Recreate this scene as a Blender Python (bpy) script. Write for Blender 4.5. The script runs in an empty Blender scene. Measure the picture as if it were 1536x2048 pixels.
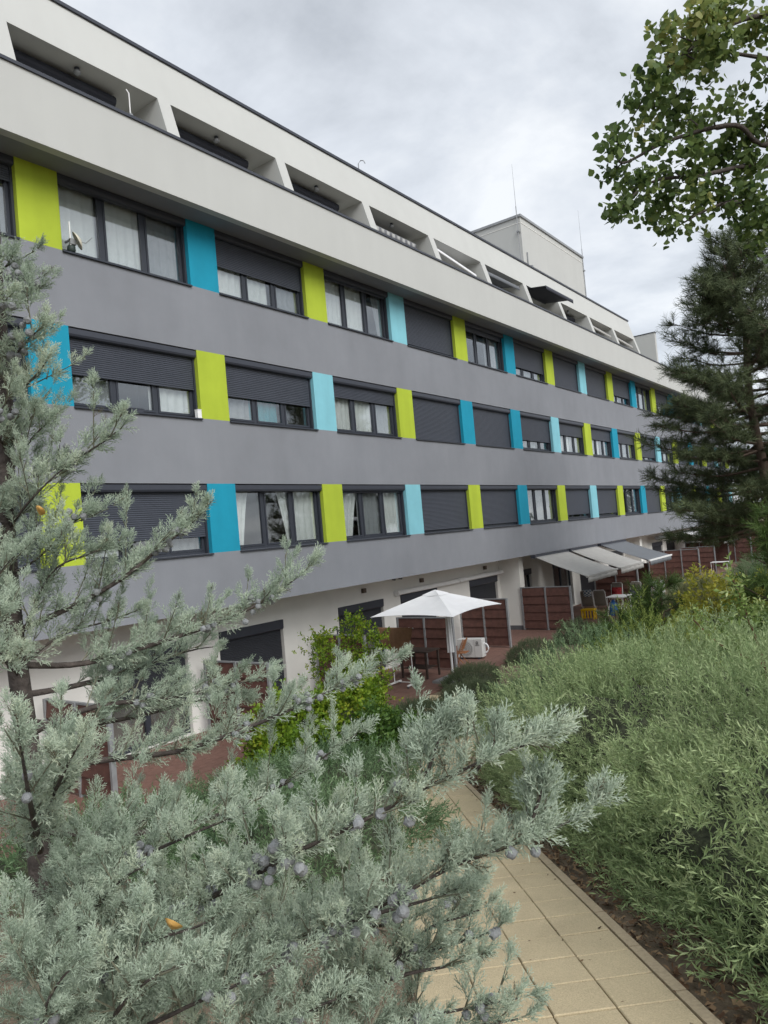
import bpy, math, random
import numpy as np
from mathutils import Matrix, Vector

# ------------------------------------------------------------------ camera
S = bpy.context.scene
col = S.collection
cam_d = bpy.data.cameras.new('camera')
cam = bpy.data.objects.new('camera', cam_d)
col.objects.link(cam)
RX = Vector((0.80003, 0.59343, -0.08828)); FW = Vector((-0.59291, 0.80466, 0.03117))
RX = (RX - FW * (RX.dot(FW) / FW.dot(FW))).normalized(); FW = FW.normalized()
UP = RX.cross(FW)
M = Matrix(((RX.x, UP.x, -FW.x, 11.876), (RX.y, UP.y, -FW.y, 0.0), (RX.z, UP.z, -FW.z, 3.958), (0, 0, 0, 1)))
cam.matrix_world = M
cam_d.sensor_fit = 'HORIZONTAL'
cam_d.sensor_width = 36.0
cam_d.lens = 36.0 * 1466 / 1536
cam_d.clip_start = 0.05
cam_d.clip_end = 3000
S.camera = cam

# ------------------------------------------------------------------ world: overcast sky
SUN_EL, SUN_AZ = math.radians(38), math.radians(108)      # azimuth clockwise from +y
W = bpy.data.worlds.new('World')
S.world = W
W.use_nodes = True
nt = W.node_tree
nt.nodes.clear()
def N(tree, t, **kw):
    n = tree.nodes.new(t)
    for k, v in kw.items():
        setattr(n, k, v)
    return n
sky = N(nt, 'ShaderNodeTexSky', sky_type='NISHITA', sun_disc=False)
sky.sun_elevation = SUN_EL
sky.sun_rotation = SUN_AZ
bg1 = N(nt, 'ShaderNodeBackground'); bg1.inputs[1].default_value = 0.10
bg2 = N(nt, 'ShaderNodeBackground'); bg2.inputs[1].default_value = 1.0
tc = N(nt, 'ShaderNodeTexCoord')
sep = N(nt, 'ShaderNodeSeparateXYZ')
addz = N(nt, 'ShaderNodeMath', operation='ADD'); addz.inputs[1].default_value = 0.22
mx = N(nt, 'ShaderNodeMath', operation='MAXIMUM'); mx.inputs[1].default_value = 0.05
dx = N(nt, 'ShaderNodeMath', operation='DIVIDE'); dy = N(nt, 'ShaderNodeMath', operation='DIVIDE')
cmb = N(nt, 'ShaderNodeCombineXYZ')
n1 = N(nt, 'ShaderNodeTexNoise'); n1.inputs['Scale'].default_value = 1.9; n1.inputs['Detail'].default_value = 7; n1.inputs['Roughness'].default_value = 0.56
n1.inputs['Distortion'].default_value = 0.25
rmp = N(nt, 'ShaderNodeValToRGB')
e = rmp.color_ramp.elements
e[0].position = 0.30; e[0].color = (0.275, 0.293, 0.318, 1)
e[1].position = 0.62; e[1].color = (0.53, 0.545, 0.56, 1)
m_ = e.new(0.49); m_.color = (0.42, 0.442, 0.472, 1)
mixw = N(nt, 'ShaderNodeMixShader'); mixw.inputs[0].default_value = 0.9
wo = N(nt, 'ShaderNodeOutputWorld')
l = nt.links.new
l(tc.outputs['Generated'], sep.inputs[0]); l(sep.outputs[2], addz.inputs[0]); l(addz.outputs[0], mx.inputs[0])
l(sep.outputs[0], dx.inputs[0]); l(mx.outputs[0], dx.inputs[1]); l(sep.outputs[1], dy.inputs[0]); l(mx.outputs[0], dy.inputs[1])
l(dx.outputs[0], cmb.inputs[0]); l(dy.outputs[0], cmb.inputs[1]); l(cmb.outputs[0], n1.inputs['Vector'])
l(n1.outputs['Fac'], rmp.inputs[0]); l(rmp.outputs[0], bg2.inputs[0]); l(sky.outputs[0], bg1.inputs[0])
l(bg1.outputs[0], mixw.inputs[1]); l(bg2.outputs[0], mixw.inputs[2]); l(mixw.outputs[0], wo.inputs[0])

sun_d = bpy.data.lights.new('sun', 'SUN')
sun_d.energy = 1.5
sun_d.angle = math.radians(40)
sun_d.color = (1.0, 0.98, 0.95)
sun = bpy.data.objects.new('sun', sun_d)
col.objects.link(sun)
sd = Vector((math.sin(SUN_AZ) * math.cos(SUN_EL), math.cos(SUN_AZ) * math.cos(SUN_EL), math.sin(SUN_EL)))
sun.rotation_euler = sd.to_track_quat('Z', 'Y').to_euler()
sun.location = (30, -10, 40)

vs = S.view_settings
vs.view_transform = 'Standard'; vs.look = 'None'; vs.exposure = 0.92; vs.gamma = 1.0
vs.use_curve_mapping = False
S.cycles.use_denoising = True
S.cycles.use_adaptive_sampling = True
S.cycles.adaptive_threshold = 0.025
S.cycles.max_bounces = 5
S.cycles.diffuse_bounces = 3
S.cycles.glossy_bounces = 3
S.cycles.transparent_max_bounces = 8

# ------------------------------------------------------------------ helpers
rnd = random.Random(7)
rng = np.random.default_rng(7)

def mat(name, c, rough=0.75, var=0.10, scale=3.0, bump=0.0, bscale=60.0, metal=0.0, spec=0.4, var2=0.0, scale2=0.6, streak=False):
    m = bpy.data.materials.new(name); m.use_nodes = True
    t = m.node_tree; b = t.nodes['Principled BSDF']
    b.inputs['Roughness'].default_value = rough
    b.inputs['Metallic'].default_value = metal
    b.inputs['Specular IOR Level'].default_value = spec
    tcn = N(t, 'ShaderNodeTexCoord')
    geo = N(t, 'ShaderNodeNewGeometry')
    hsv = N(t, 'ShaderNodeHueSaturation')
    hsv.inputs['Color'].default_value = (*c, 1)
    no = N(t, 'ShaderNodeTexNoise'); no.inputs['Scale'].default_value = scale; no.inputs['Detail'].default_value = 5
    mp = N(t, 'ShaderNodeMapping')
    if streak: mp.inputs['Scale'].default_value = (1, 1, 0.12)
    t.links.new(geo.outputs['Position'], mp.inputs['Vector'])
    t.links.new(mp.outputs[0], no.inputs['Vector'])
    mr = N(t, 'ShaderNodeMapRange'); mr.inputs[1].default_value = 0.3; mr.inputs[2].default_value = 0.7
    mr.inputs[3].default_value = 1 - var; mr.inputs[4].default_value = 1 + var
    t.links.new(no.outputs['Fac'], mr.inputs[0])
    val = mr.outputs[0]
    if var2:
        no2 = N(t, 'ShaderNodeTexNoise'); no2.inputs['Scale'].default_value = scale2; no2.inputs['Detail'].default_value = 8
        no2.inputs['Roughness'].default_value = 0.65
        t.links.new(geo.outputs['Position'], no2.inputs['Vector'])
        mr2 = N(t, 'ShaderNodeMapRange'); mr2.inputs[1].default_value = 0.3; mr2.inputs[2].default_value = 0.7
        mr2.inputs[3].default_value = 1 - var2; mr2.inputs[4].default_value = 1 + var2
        t.links.new(no2.outputs['Fac'], mr2.inputs[0])
        mu = N(t, 'ShaderNodeMath', operation='MULTIPLY')
        t.links.new(val, mu.inputs[0]); t.links.new(mr2.outputs[0], mu.inputs[1]); val = mu.outputs[0]
    t.links.new(val, hsv.inputs['Value'])
    t.links.new(hsv.outputs[0], b.inputs['Base Color'])
    if bump:
        nb = N(t, 'ShaderNodeTexNoise'); nb.inputs['Scale'].default_value = bscale; nb.inputs['Detail'].default_value = 4
        t.links.new(geo.outputs['Position'], nb.inputs['Vector'])
        bp = N(t, 'ShaderNodeBump'); bp.inputs['Strength'].default_value = bump; bp.inputs['Distance'].default_value = 0.02
        t.links.new(nb.outputs['Fac'], bp.inputs['Height']); t.links.new(bp.outputs[0], b.inputs['Normal'])
    return m

def leafmat(name, cols, trans=0.25, rough=0.55, spec=0.25):
    """leaf material: a per-leaf random 'tint' picks a colour from the ramp"""
    m = bpy.data.materials.new(name); m.use_nodes = True
    t = m.node_tree; b = t.nodes['Principled BSDF']
    b.inputs['Roughness'].default_value = rough; b.inputs['Specular IOR Level'].default_value = spec
    at = N(t, 'ShaderNodeAttribute', attribute_name='tint')
    r = N(t, 'ShaderNodeValToRGB'); el = r.color_ramp.elements
    n = len(cols)
    el[0].position = 0; el[0].color = (*cols[0], 1); el[1].position = 1; el[1].color = (*cols[-1], 1)
    for i in range(1, n - 1):
        q = el.new(i / (n - 1)); q.color = (*cols[i], 1)
    t.links.new(at.outputs['Fac'], r.inputs[0])
    t.links.new(r.outputs[0], b.inputs['Base Color'])
    if trans:
        tr = N(t, 'ShaderNodeBsdfTranslucent'); ms = N(t, 'ShaderNodeMixShader'); ms.inputs[0].default_value = trans
        t.links.new(r.outputs[0], tr.inputs[0]); t.links.new(b.outputs[0], ms.inputs[1]); t.links.new(tr.outputs[0], ms.inputs[2])
        t.links.new(ms.outputs[0], t.nodes['Material Output'].inputs['Surface'])
    return m

class MB:
    """collects simple shapes and turns them into one mesh"""
    def __init__(s): s.v = []; s.f = []
    def box(s, x0, x1, y0, y1, z0, z1):
        b = len(s.v)
        s.v += [(x0, y0, z0), (x1, y0, z0), (x1, y1, z0), (x0, y1, z0), (x0, y0, z1), (x1, y0, z1), (x1, y1, z1), (x0, y1, z1)]
        s.f += [tuple(b + i for i in q) for q in ((0, 3, 2, 1), (4, 5, 6, 7), (0, 1, 5, 4), (1, 2, 6, 5), (2, 3, 7, 6), (3, 0, 4, 7))]
        return s
    def prism(s, prof, y0, y1):
        """profile [(x,z)] counter-clockwise seen from -y, extruded along y"""
        b = len(s.v); n = len(prof)
        s.v += [(x, y0, z) for x, z in prof] + [(x, y1, z) for x, z in prof]
        s.f.append(tuple(b + i for i in range(n))); s.f.append(tuple(b + n + n - 1 - i for i in range(n)))
        for i in range(n):
            j = (i + 1) % n
            s.f.append((b + j, b + i, b + n + i, b + n + j))
        return s
    def tube(s, pts, rad, n=6, cap=True):
        pts = [Vector(p) for p in pts]
        if not hasattr(rad, '__len__'): rad = [rad] * len(pts)
        b = len(s.v)
        ref = Vector((0, 0, 1))
        for i, p in enumerate(pts):
            d = (pts[min(i + 1, len(pts) - 1)] - pts[max(i - 1, 0)]).normalized()
            r_ = ref if abs(d.dot(ref)) < 0.9 else Vector((1, 0, 0))
            a = d.cross(r_).normalized(); c = d.cross(a)
            for k in range(n):
                th = 2 * math.pi * k / n
                s.v.append(tuple(p + (a * math.cos(th) + c * math.sin(th)) * rad[i]))
        for i in range(len(pts) - 1):
            for k in range(n):
                k2 = (k + 1) % n
                s.f.append((b + i * n + k, b + i * n + k2, b + (i + 1) * n + k2, b + (i + 1) * n + k))
        if cap:
            s.f.append(tuple(b + k for k in range(n))[::-1]); e_ = b + (len(pts) - 1) * n
            s.f.append(tuple(e_ + k for k in range(n)))
        return s
    def poly(s, pts):
        b = len(s.v); s.v += [tuple(p) for p in pts]; s.f.append(tuple(range(b, b + len(pts)))); return s
    def grid(s, fn, nu, nv):
        b = len(s.v)
        for i in range(nu + 1):
            for j in range(nv + 1): s.v.append(tuple(fn(i / nu, j / nv)))
        for i in range(nu):
            for j in range(nv):
                a = b + i * (nv + 1) + j
                s.f.append((a, a + 1, a + nv + 2, a + nv + 1))
        return s
    def mesh(s, name='m', smooth=False):
        me = bpy.data.meshes.new(name); me.from_pydata([tuple(v) for v in s.v], [], s.f); me.update()
        if smooth: me.polygons.foreach_set('use_smooth', [True] * len(me.polygons))
        return me

def obj(name, me, m=None, parent=None, loc=None, rot=None, scale=None):
    if isinstance(me, MB): me = me.mesh(name)
    if m is not None and me is not None and not me.materials: me.materials.append(m)
    o = bpy.data.objects.new(name, me); col.objects.link(o)
    if parent is not None: o.parent = parent
    if loc is not None: o.location = loc
    if rot is not None: o.rotation_euler = rot
    if scale is not None: o.scale = scale if hasattr(scale, '__len__') else (scale,) * 3
    return o
def tag(o, label=None, cat=None, group=None, kind=None):
    if label: o['label'] = label
    if cat: o['category'] = cat
    if group: o['group'] = group
    if kind: o['kind'] = kind
    return o
def thing(name, label, cat, loc=(0, 0, 0), rz=0, group=None):
    return tag(obj(name, None, None, None, loc, (0, 0, rz)), label, cat, group)
def bevel(o, w, seg=2):
    b = o.modifiers.new('bevel', 'BEVEL'); b.width = w; b.segments = seg; b.limit_method = 'ANGLE'; return o

def npmesh(name, V, F, tint=None, smooth=False):
    """fast all-triangle mesh from arrays"""
    me = bpy.data.meshes.new(name)
    nv, nf = len(V), len(F)
    me.vertices.add(nv); me.vertices.foreach_set('co', np.ascontiguousarray(V, np.float32).ravel())
    me.loops.add(nf * 3); me.loops.foreach_set('vertex_index', np.ascontiguousarray(F, np.int32).ravel())
    me.polygons.add(nf); me.polygons.foreach_set('loop_start', np.arange(0, nf * 3, 3, dtype=np.int32))
    me.polygons.foreach_set('loop_total', np.full(nf, 3, np.int32))
    if smooth: me.polygons.foreach_set('use_smooth', np.ones(nf, bool))
    if tint is not None:
        a = me.attributes.new('tint', 'FLOAT', 'POINT'); a.data.foreach_set('value', np.ascontiguousarray(tint, np.float32))
    me.update(calc_edges=True)
    return me

def frames(D, twist=None):
    """rotation matrices (N,3,3) whose third column is the direction D, random twist about it"""
    D = D / np.maximum(np.linalg.norm(D, axis=1, keepdims=True), 1e-9)
    ref = np.where(np.abs(D[:, 2:3]) < 0.9, np.array([[0, 0, 1.]]), np.array([[1., 0, 0]]))
    A = np.cross(D, ref); A /= np.linalg.norm(A, axis=1, keepdims=True)
    Bv = np.cross(D, A)
    if twist is None: twist = rng.uniform(0, 2 * np.pi, len(D))
    c, s_ = np.cos(twist)[:, None], np.sin(twist)[:, None]
    return np.stack([A * c + Bv * s_, -A * s_ + Bv * c, D], axis=2)

def scatter(templates, P, R, sc, tint, tid=None, ttint=None):
    """copies of template triangle meshes at P with rotation R and scale sc -> V, F, tint"""
    if tid is None: tid = rng.integers(0, len(templates), len(P))
    Vs, Fs, Ts, base = [], [], [], 0
    for k, (tv, tf) in enumerate(templates):
        ix = np.where(tid == k)[0]
        if not len(ix): continue
        v = np.einsum('nij,vj->nvi', R[ix], tv) * np.asarray(sc)[ix][:, None, None] + P[ix][:, None, :]
        f = tf[None] + (np.arange(len(ix)) * len(tv))[:, None, None] + base
        Vs.append(v.reshape(-1, 3)); Fs.append(f.reshape(-1, 3))
        tt = np.repeat(tint[ix], len(tv))
        if ttint is not None: tt = tt + np.tile(ttint[k], len(ix))
        Ts.append(tt)
        base += len(ix) * len(tv)
    return np.concatenate(Vs), np.concatenate(Fs), np.clip(np.concatenate(Ts), 0, 1)

def catmull(pts, n):
    pts = [np.array(p, float) for p in pts]
    pts = [2 * pts[0] - pts[1]] + pts + [2 * pts[-1] - pts[-2]]
    out = []
    for i in range(1, len(pts) - 2):
        for k in range(n):
            t = k / n
            p0, p1, p2, p3 = pts[i - 1:i + 3]
            out.append(0.5 * ((2 * p1) + (-p0 + p2) * t + (2 * p0 - 5 * p1 + 4 * p2 - p3) * t * t + (-p0 + 3 * p1 - 3 * p2 + p3) * t ** 3))
    out.append(pts[-2])
    return np.array(out)

def unit(v): return v / np.maximum(np.linalg.norm(v, axis=-1, keepdims=True), 1e-9)

def terrain(x, y):
    x = np.asarray(x, float); y = np.asarray(y, float)
    pl = 2.42 + 0.17 * (0.65 * (np.minimum(x, 14.0) - 11.9) - 0.76 * np.maximum(y, -6))
    pl = 0.5 * (pl + np.sqrt(pl * pl + 0.02)) - 0.0
    s_ = np.clip((x - 2.5) / 3.0, 0, 1); s_ = s_ * s_ * (3 - 2 * s_)
    return pl * s_ - 0.02

# ------------------------------------------------------------------ materials
GREY = mat('grey_render', (0.222, 0.232, 0.255), 0.9, 0.03, 2.2, 0.25, 90, var2=0.09, scale2=0.45, streak=True)
CREAM = mat('cream_render', (0.495, 0.50, 0.48), 0.9, 0.015, 2.6, 0.2, 90, var2=0.03, scale2=0.4, streak=True)
WHITE = mat('white_render', (0.74, 0.73, 0.69), 0.9, 0.03, 1.5, 0.15, 90, var2=0.05, scale2=0.5)
LIME = mat('lime_render', (0.40, 0.50, 0.04), 0.88, 0.06, 3.0, 0.25, 90, var2=0.08, scale2=0.9, streak=True)
TEAL = mat('teal_render', (0.008, 0.27, 0.40), 0.88, 0.06, 3.0, 0.25, 90, var2=0.08, scale2=0.9, streak=True)
AQUA = mat('aqua_render', (0.22, 0.52, 0.60), 0.88, 0.06, 3.0, 0.25, 90, var2=0.08, scale2=0.9, streak=True)
ANTH = mat('anthracite_frame', (0.035, 0.04, 0.052), 0.42, 0.05, 4)
SHUT = mat('shutter_slats', (0.058, 0.065, 0.083), 0.45, 0.06, 5)
DARKMET = mat('dark_metal', (0.045, 0.05, 0.065), 0.45, 0.05, 4)
ROOM = mat('room_interior', (0.24, 0.22, 0.20), 0.9, 0.1, 3)
CURT = mat('curtain_cloth', (0.70, 0.71, 0.69), 0.9, 0.05, 8)
CURTG = mat('curtain_grey', (0.30, 0.31, 0.32), 0.9, 0.08, 8)
CURTT = mat('curtain_teal', (0.05, 0.26, 0.30), 0.9, 0.08, 8)
BROWN = mat('plank_brown', (0.115, 0.054, 0.043), 0.6, 0.22, 7, 0.15, 40)
DECK = mat('deck_brown', (0.19, 0.106, 0.083), 0.7, 0.15, 9, 0.2, 50, var2=0.12, scale2=1.5)
GALV = mat('galvanised_post', (0.30, 0.31, 0.32), 0.5, 0.12, 9, metal=0.3)
WPAINT = mat('white_paint', (0.78, 0.78, 0.77), 0.5, 0.04, 6)
CANVAS = mat('white_canvas', (0.76, 0.76, 0.77), 0.85, 0.03, 5)
CANVG = mat('pale_grey_canvas', (0.38, 0.37, 0.35), 0.85, 0.05, 5)
CANVD = mat('dark_grey_canvas', (0.14, 0.15, 0.165), 0.85, 0.05, 5)
CANVN = mat('navy_canvas', (0.03, 0.033, 0.045), 0.7, 0.08, 5)
BROWNCL = mat('brown_cloth', (0.26, 0.15, 0.085), 0.95, 0.10, 12)
BARK = mat('bark', (0.075, 0.062, 0.055), 0.9, 0.35, 40, 0.6, 60)
BARKP = mat('pine_bark', (0.12, 0.085, 0.065), 0.9, 0.3, 12, 0.6, 30)
STEM = mat('green_stem', (0.17, 0.17, 0.12), 0.8, 0.2, 20)
CONE = mat('cypress_cone', (0.235, 0.245, 0.25), 0.8, 0.22, 45, 0.25, 200, var2=0.15, scale2=25)
def glassmat():
    m = bpy.data.materials.new('window_glass'); m.use_nodes = True; t = m.node_tree; t.nodes.clear()
    tr = N(t, 'ShaderNodeBsdfTransparent'); tr.inputs[0].default_value = (0.90, 0.92, 0.92, 1)
    gl = N(t, 'ShaderNodeBsdfGlossy'); gl.inputs['Roughness'].default_value = 0.015; gl.inputs[0].default_value = (0.95, 0.97, 1, 1)
    lw = N(t, 'ShaderNodeLayerWeight'); lw.inputs[0].default_value = 0.5
    pw = N(t, 'ShaderNodeMath', operation='POWER'); pw.inputs[1].default_value = 4.0
    fr = N(t, 'ShaderNodeMath', operation='MULTIPLY_ADD'); fr.inputs[1].default_value = 0.85; fr.inputs[2].default_value = 0.12
    t.links.new(lw.outputs['Facing'], pw.inputs[0]); t.links.new(pw.outputs[0], fr.inputs[0])
    mi = N(t, 'ShaderNodeMixShader'); o_ = N(t, 'ShaderNodeOutputMaterial')
    t.links.new(fr.outputs[0], mi.inputs[0]); t.links.new(tr.outputs[0], mi.inputs[1]); t.links.new(gl.outputs[0], mi.inputs[2])
    t.links.new(mi.outputs[0], o_.inputs[0]); return m
GLASS = glassmat()
def soilmat():
    m = mat('garden_soil', (0.155, 0.118, 0.080), 0.95, 0.35, 9, 0.8, 35, var2=0.3, scale2=1.2)
    return m
SOIL = soilmat()
SLAB = mat('paving_slab', (0.49, 0.405, 0.26), 0.9, 0.16, 140, 0.35, 160, var2=0.10, scale2=2.5)
KERB = mat('kerb_stone', (0.42, 0.34, 0.23), 0.9, 0.12, 60, 0.3, 90, var2=0.1, scale2=2)

# ------------------------------------------------------------------ ground
xs = np.unique(np.concatenate([np.linspace(-400, -20, 14), np.linspace(-20, 1, 22), np.linspace(1, 18, 86), np.linspace(18, 40, 23), np.linspace(40, 400, 14)]))
ys = np.unique(np.concatenate([np.linspace(-300, -14, 12), np.linspace(-14, 22, 145), np.linspace(22, 80, 59), np.linspace(80, 600, 14)]))
gx, gy = np.meshgrid(xs, ys, indexing='ij')
gz = terrain(gx, gy) + 0.012 * np.sin(gx * 5.1 + gy * 3.3) * np.clip((gx - 2.6) / 2, 0, 1)
nx_, ny_ = gx.shape
V = np.stack([gx, gy, gz], -1).reshape(-1, 3)
i_, j_ = np.meshgrid(np.arange(nx_ - 1), np.arange(ny_ - 1), indexing='ij')
a_ = (i_ * ny_ + j_).ravel()
Fq = np.concatenate([np.stack([a_, a_ + ny_, a_ + ny_ + 1], 1), np.stack([a_, a_ + ny_ + 1, a_ + 1], 1)])
tag(obj('ground', npmesh('ground', V, Fq, smooth=True), SOIL), 'bare brown garden soil sloping down to the terraces', kind='structure')

# paving path: slabs laid in rows, ramping down
def lay_path(parent, start, d, cols_, rows, tile, dz, keep=None):
    d = np.array(d) / np.linalg.norm(d); r = np.array([d[1], -d[0]])
    mb = MB(); g = 0.003; t2 = tile / 2 - g; e2 = 0.004
    zt = 0.03
    for zz, q in ((-0.05, t2), (zt - e2, t2), (zt, t2 - e2)):
        mb.v += [(-q, -q, zz), (q, -q, zz), (q, q, zz), (-q, q, zz)]
    for lv in (0, 4):
        for k in range(4): mb.f.append((lv + k, lv + (k + 1) % 4, lv + 4 + (k + 1) % 4, lv + 4 + k))
    mb.f.append((8, 9, 10, 11))
    me = mb.mesh('paving_slab'); me.materials.append(SLAB)
    ang = math.atan2(-d[0], d[1])
    for i in range(rows):
        for c in range(cols_):
            p = np.array(start) + d * (i + 0.5) * tile - r * (c + 0.5) * tile
            if keep and not keep(p): continue
            z = float(terrain(p[0], p[1]))
            p2 = p + d * 0.2
            sl = (float(terrain(p2[0], p2[1])) - z) / 0.2
            o = obj('paving_slab', me, None, parent, (p[0], p[1], z + dz + rnd.uniform(-0.003, 0.003)))
            o.rotation_mode = 'ZXY' if False else 'XYZ'
            mw = Matrix.Rotation(ang, 4, 'Z') @ Matrix.Rotation(math.atan(sl) + rnd.uniform(-.006, .006), 4, 'X') @ Matrix.Rotation(rnd.uniform(-.006, .006), 4, 'Y')
            o.rotation_euler = mw.to_euler()
path = tag(obj('path', None), kind='structure')
P0 = np.array([10.96, 3.03]); PD = np.array([-0.65, 0.76]); PR = np.array([0.76, 0.65])
TS = 0.27
lay_path(path, P0 - PD * 2.3, PD, 4, 31, TS, 0.012)
s2 = P0 + PD * 6.05
PD2 = np.array([-0.42, 0.907]); PR2 = np.array([0.907, 0.42])
lay_path(path, s2 - PR2 * 0.03, PD2, 4, 17, TS, 0.006)
s3 = np.array([5.7, 11.3])
lay_path(path, s3, (0.0, 1.0), 4, 16, TS, 0.0)
lay_path(path, np.array([3.2, 13.7]), (-0.2, 0.98), 4, 5, TS, 0.0)
# bedding sheet under the slabs (dark joints)
mb = MB()
def strip(a, b, off0, off1, dz):
    a = np.array(a); b = np.array(b); d = (b - a) / np.linalg.norm(b - a); r = np.array([d[1], -d[0]]); n = 20
    def fn(u, v):
        p = a + (b - a) * u + r * (off0 + (off1 - off0) * v)
        c = a + (b - a) * u - r * 0.54
        return (p[0], p[1], float(terrain(c[0], c[1])) + dz)
    mb.grid(fn, n, 1)
strip(P0 - PD * 2.3, P0 + PD * 6.1, -1.09, 0.005, 0.024)
strip(s2, s2 + PD2 * 4.6, -1.11, -0.03, 0.018)
obj('joint_bedding', mb, mat('joint_sand', (0.16, 0.125, 0.085), 0.95, 0.3, 20), path)
# kerb stones on the shrub side
def kerb(a, d, n, ln=0.5):
    d = np.array(d); r = np.array([d[1], -d[0]])
    km = MB().box(0.0, 0.055, 0.0, ln - 0.004, -0.1, 0.05).mesh('kerb_stone'); km.materials.append(KERB)
    for i in range(n):
        p = np.array(a) + d * i * ln + r * 0.006
        c0 = p - r * 0.1; c1 = c0 + d * ln
        z0, z1 = float(terrain(*c0)), float(terrain(*c1))
        o = obj('kerb_stone', km, None, path, (p[0], p[1], z0 - 0.008))
        mw = Matrix.Rotation(math.atan2(-d[0], d[1]), 4, 'Z') @ Matrix.Rotation(math.atan((z1 - z0) / ln), 4, 'X')
        o.rotation_euler = mw.to_euler()
kerb(P0 - PD * 2.3, PD, 17)
kerb(s2, PD2, 8)
# bark mulch and dry leaves beside the kerb
tm = [(np.array([[-.5, -.2, 0], [.5, -.25, 0.1], [.45, .2, 0.0], [-.4, .25, .12]]), np.array([[0, 1, 2], [0, 2, 3]])),
      (np.array([[-.5, 0, 0], [0, -.12, .08], [.5, 0, 0], [0, .12, .15]]), np.array([[0, 1, 2], [0, 2, 3]]))]
n = 5200
s_ = rng.uniform(-2.3, 10, n); o_ = np.abs(rng.normal(0, 0.33, n)) + 0.065
pp = P0[None] + PD[None] * s_[:, None] + PR[None] * o_[:, None]
far = s_ > 6.05
pp[far] = s2[None] + PD2[None] * (s_[far] - 6.05)[:, None] + PR2[None] * o_[far][:, None]
pz = terrain(pp[:, 0], pp[:, 1]) + 0.015 + rng.uniform(0, .02, n)
Dn = unit(rng.normal(0, .35, (n, 3)) + np.array([0, 0, 1.]))
V, F, T = scatter(tm, np.c_[pp, pz], frames(Dn), rng.uniform(0.012, 0.05, n), rng.uniform(0, 1, n))
MULCH = leafmat('mulch_chips', [(0.035, 0.022, 0.014), (0.10, 0.055, 0.03), (0.20, 0.13, 0.075), (0.30, 0.21, 0.12)], 0, 0.9)
tag(obj('bark_mulch', npmesh('bark_mulch', V, F, T), MULCH), 'brown bark mulch and dry leaves beside the kerb', 'mulch', kind='stuff')
n = 110
s_ = rng.uniform(-1, 6, n); o_ = -rng.uniform(0, 1, n) ** 3 * 1.0
pp = P0[None] + PD[None] * s_[:, None] + PR[None] * o_[:, None]
cc = P0[None] + PD[None] * s_[:, None] - PR[None] * .54
pz = terrain(cc[:, 0], cc[:, 1]) * 0 + np.array([float(terrain(*p)) for p in pp]) + 0.05
V, F, T = scatter(tm, np.c_[pp, pz], frames(unit(rng.normal(0, .1, (n, 3)) + np.array([0, 0, 1.]))), rng.uniform(0.006, 0.022, n), rng.uniform(0, .6, n))
tag(obj('leaf_litter', npmesh('leaf_litter', V, F, T), MULCH), 'scattered dry leaf crumbs on the pale path', 'leaf litter', kind='stuff')

# ------------------------------------------------------------------ apartment building
Y0, BP, CW = 7.217, 3.6, 0.76                  # first pillar edge, bay, pillar width
KA, KB = -4, 15                                # bays built
YA, YB = Y0 + KA * BP - CW, Y0 + KB * BP
SILL = (3.9, 6.7, 9.5)
WH = 1.44
bld = thing('apartment_building', 'long grey apartment block with lime, teal and aqua window pillars', 'building')
def part(name, mb, m, parent=bld, **k): return obj(name, mb, m, parent, **k)
part('facade_band', MB().box(-0.3, 0, YA, YB, 2.735, 3.9), GREY)
part('facade_band', MB().box(-0.3, 0, YA, YB, 3.9 + WH, 6.7), GREY)
part('facade_band', MB().box(-0.3, 0, YA, YB, 6.7 + WH, 9.5), GREY)
part('soffit', MB().box(-0.3, 0.52, YA, YB, 10.92, 11.06), GREY)
part('parapet', MB().box(0.52, 0.70, YA, YB, 10.90, 12.07), CREAM)
part('parapet_cap', MB().box(0.49, 0.735, YA, YB, 12.07, 12.125), DARKMET)
part('parapet_rail', MB().tube([(0.60, YA, 12.20), (0.60, YB - 0.1, 12.20)], 0.02, 6), GALV)
# pillars
COLS = {3: 'LTLALTLALTLTLALT', 2: 'TLALTTALTLALTLAL', 1: 'LTLALTLALTLALTLA'}
CM = {'L': LIME, 'T': TEAL, 'A': AQUA}
pm = {c: MB().box(-0.3, 0, -CW, 0, 0, 1).mesh('pillar_' + c) for c in 'LTA'}
for c in 'LTA': pm[c].materials.append(CM[c])
for row in (1, 2, 3):
    h = WH if row < 3 else 1.42
    for k in range(KA, KB + 1):
        c = COLS[row][k % 16] if k >= 0 else 'LTA'[(k + row) % 3]
        obj('pillar', pm[c], None, bld, (0, Y0 + k * BP, SILL[row - 1]), None, (1, 1, h))
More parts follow.
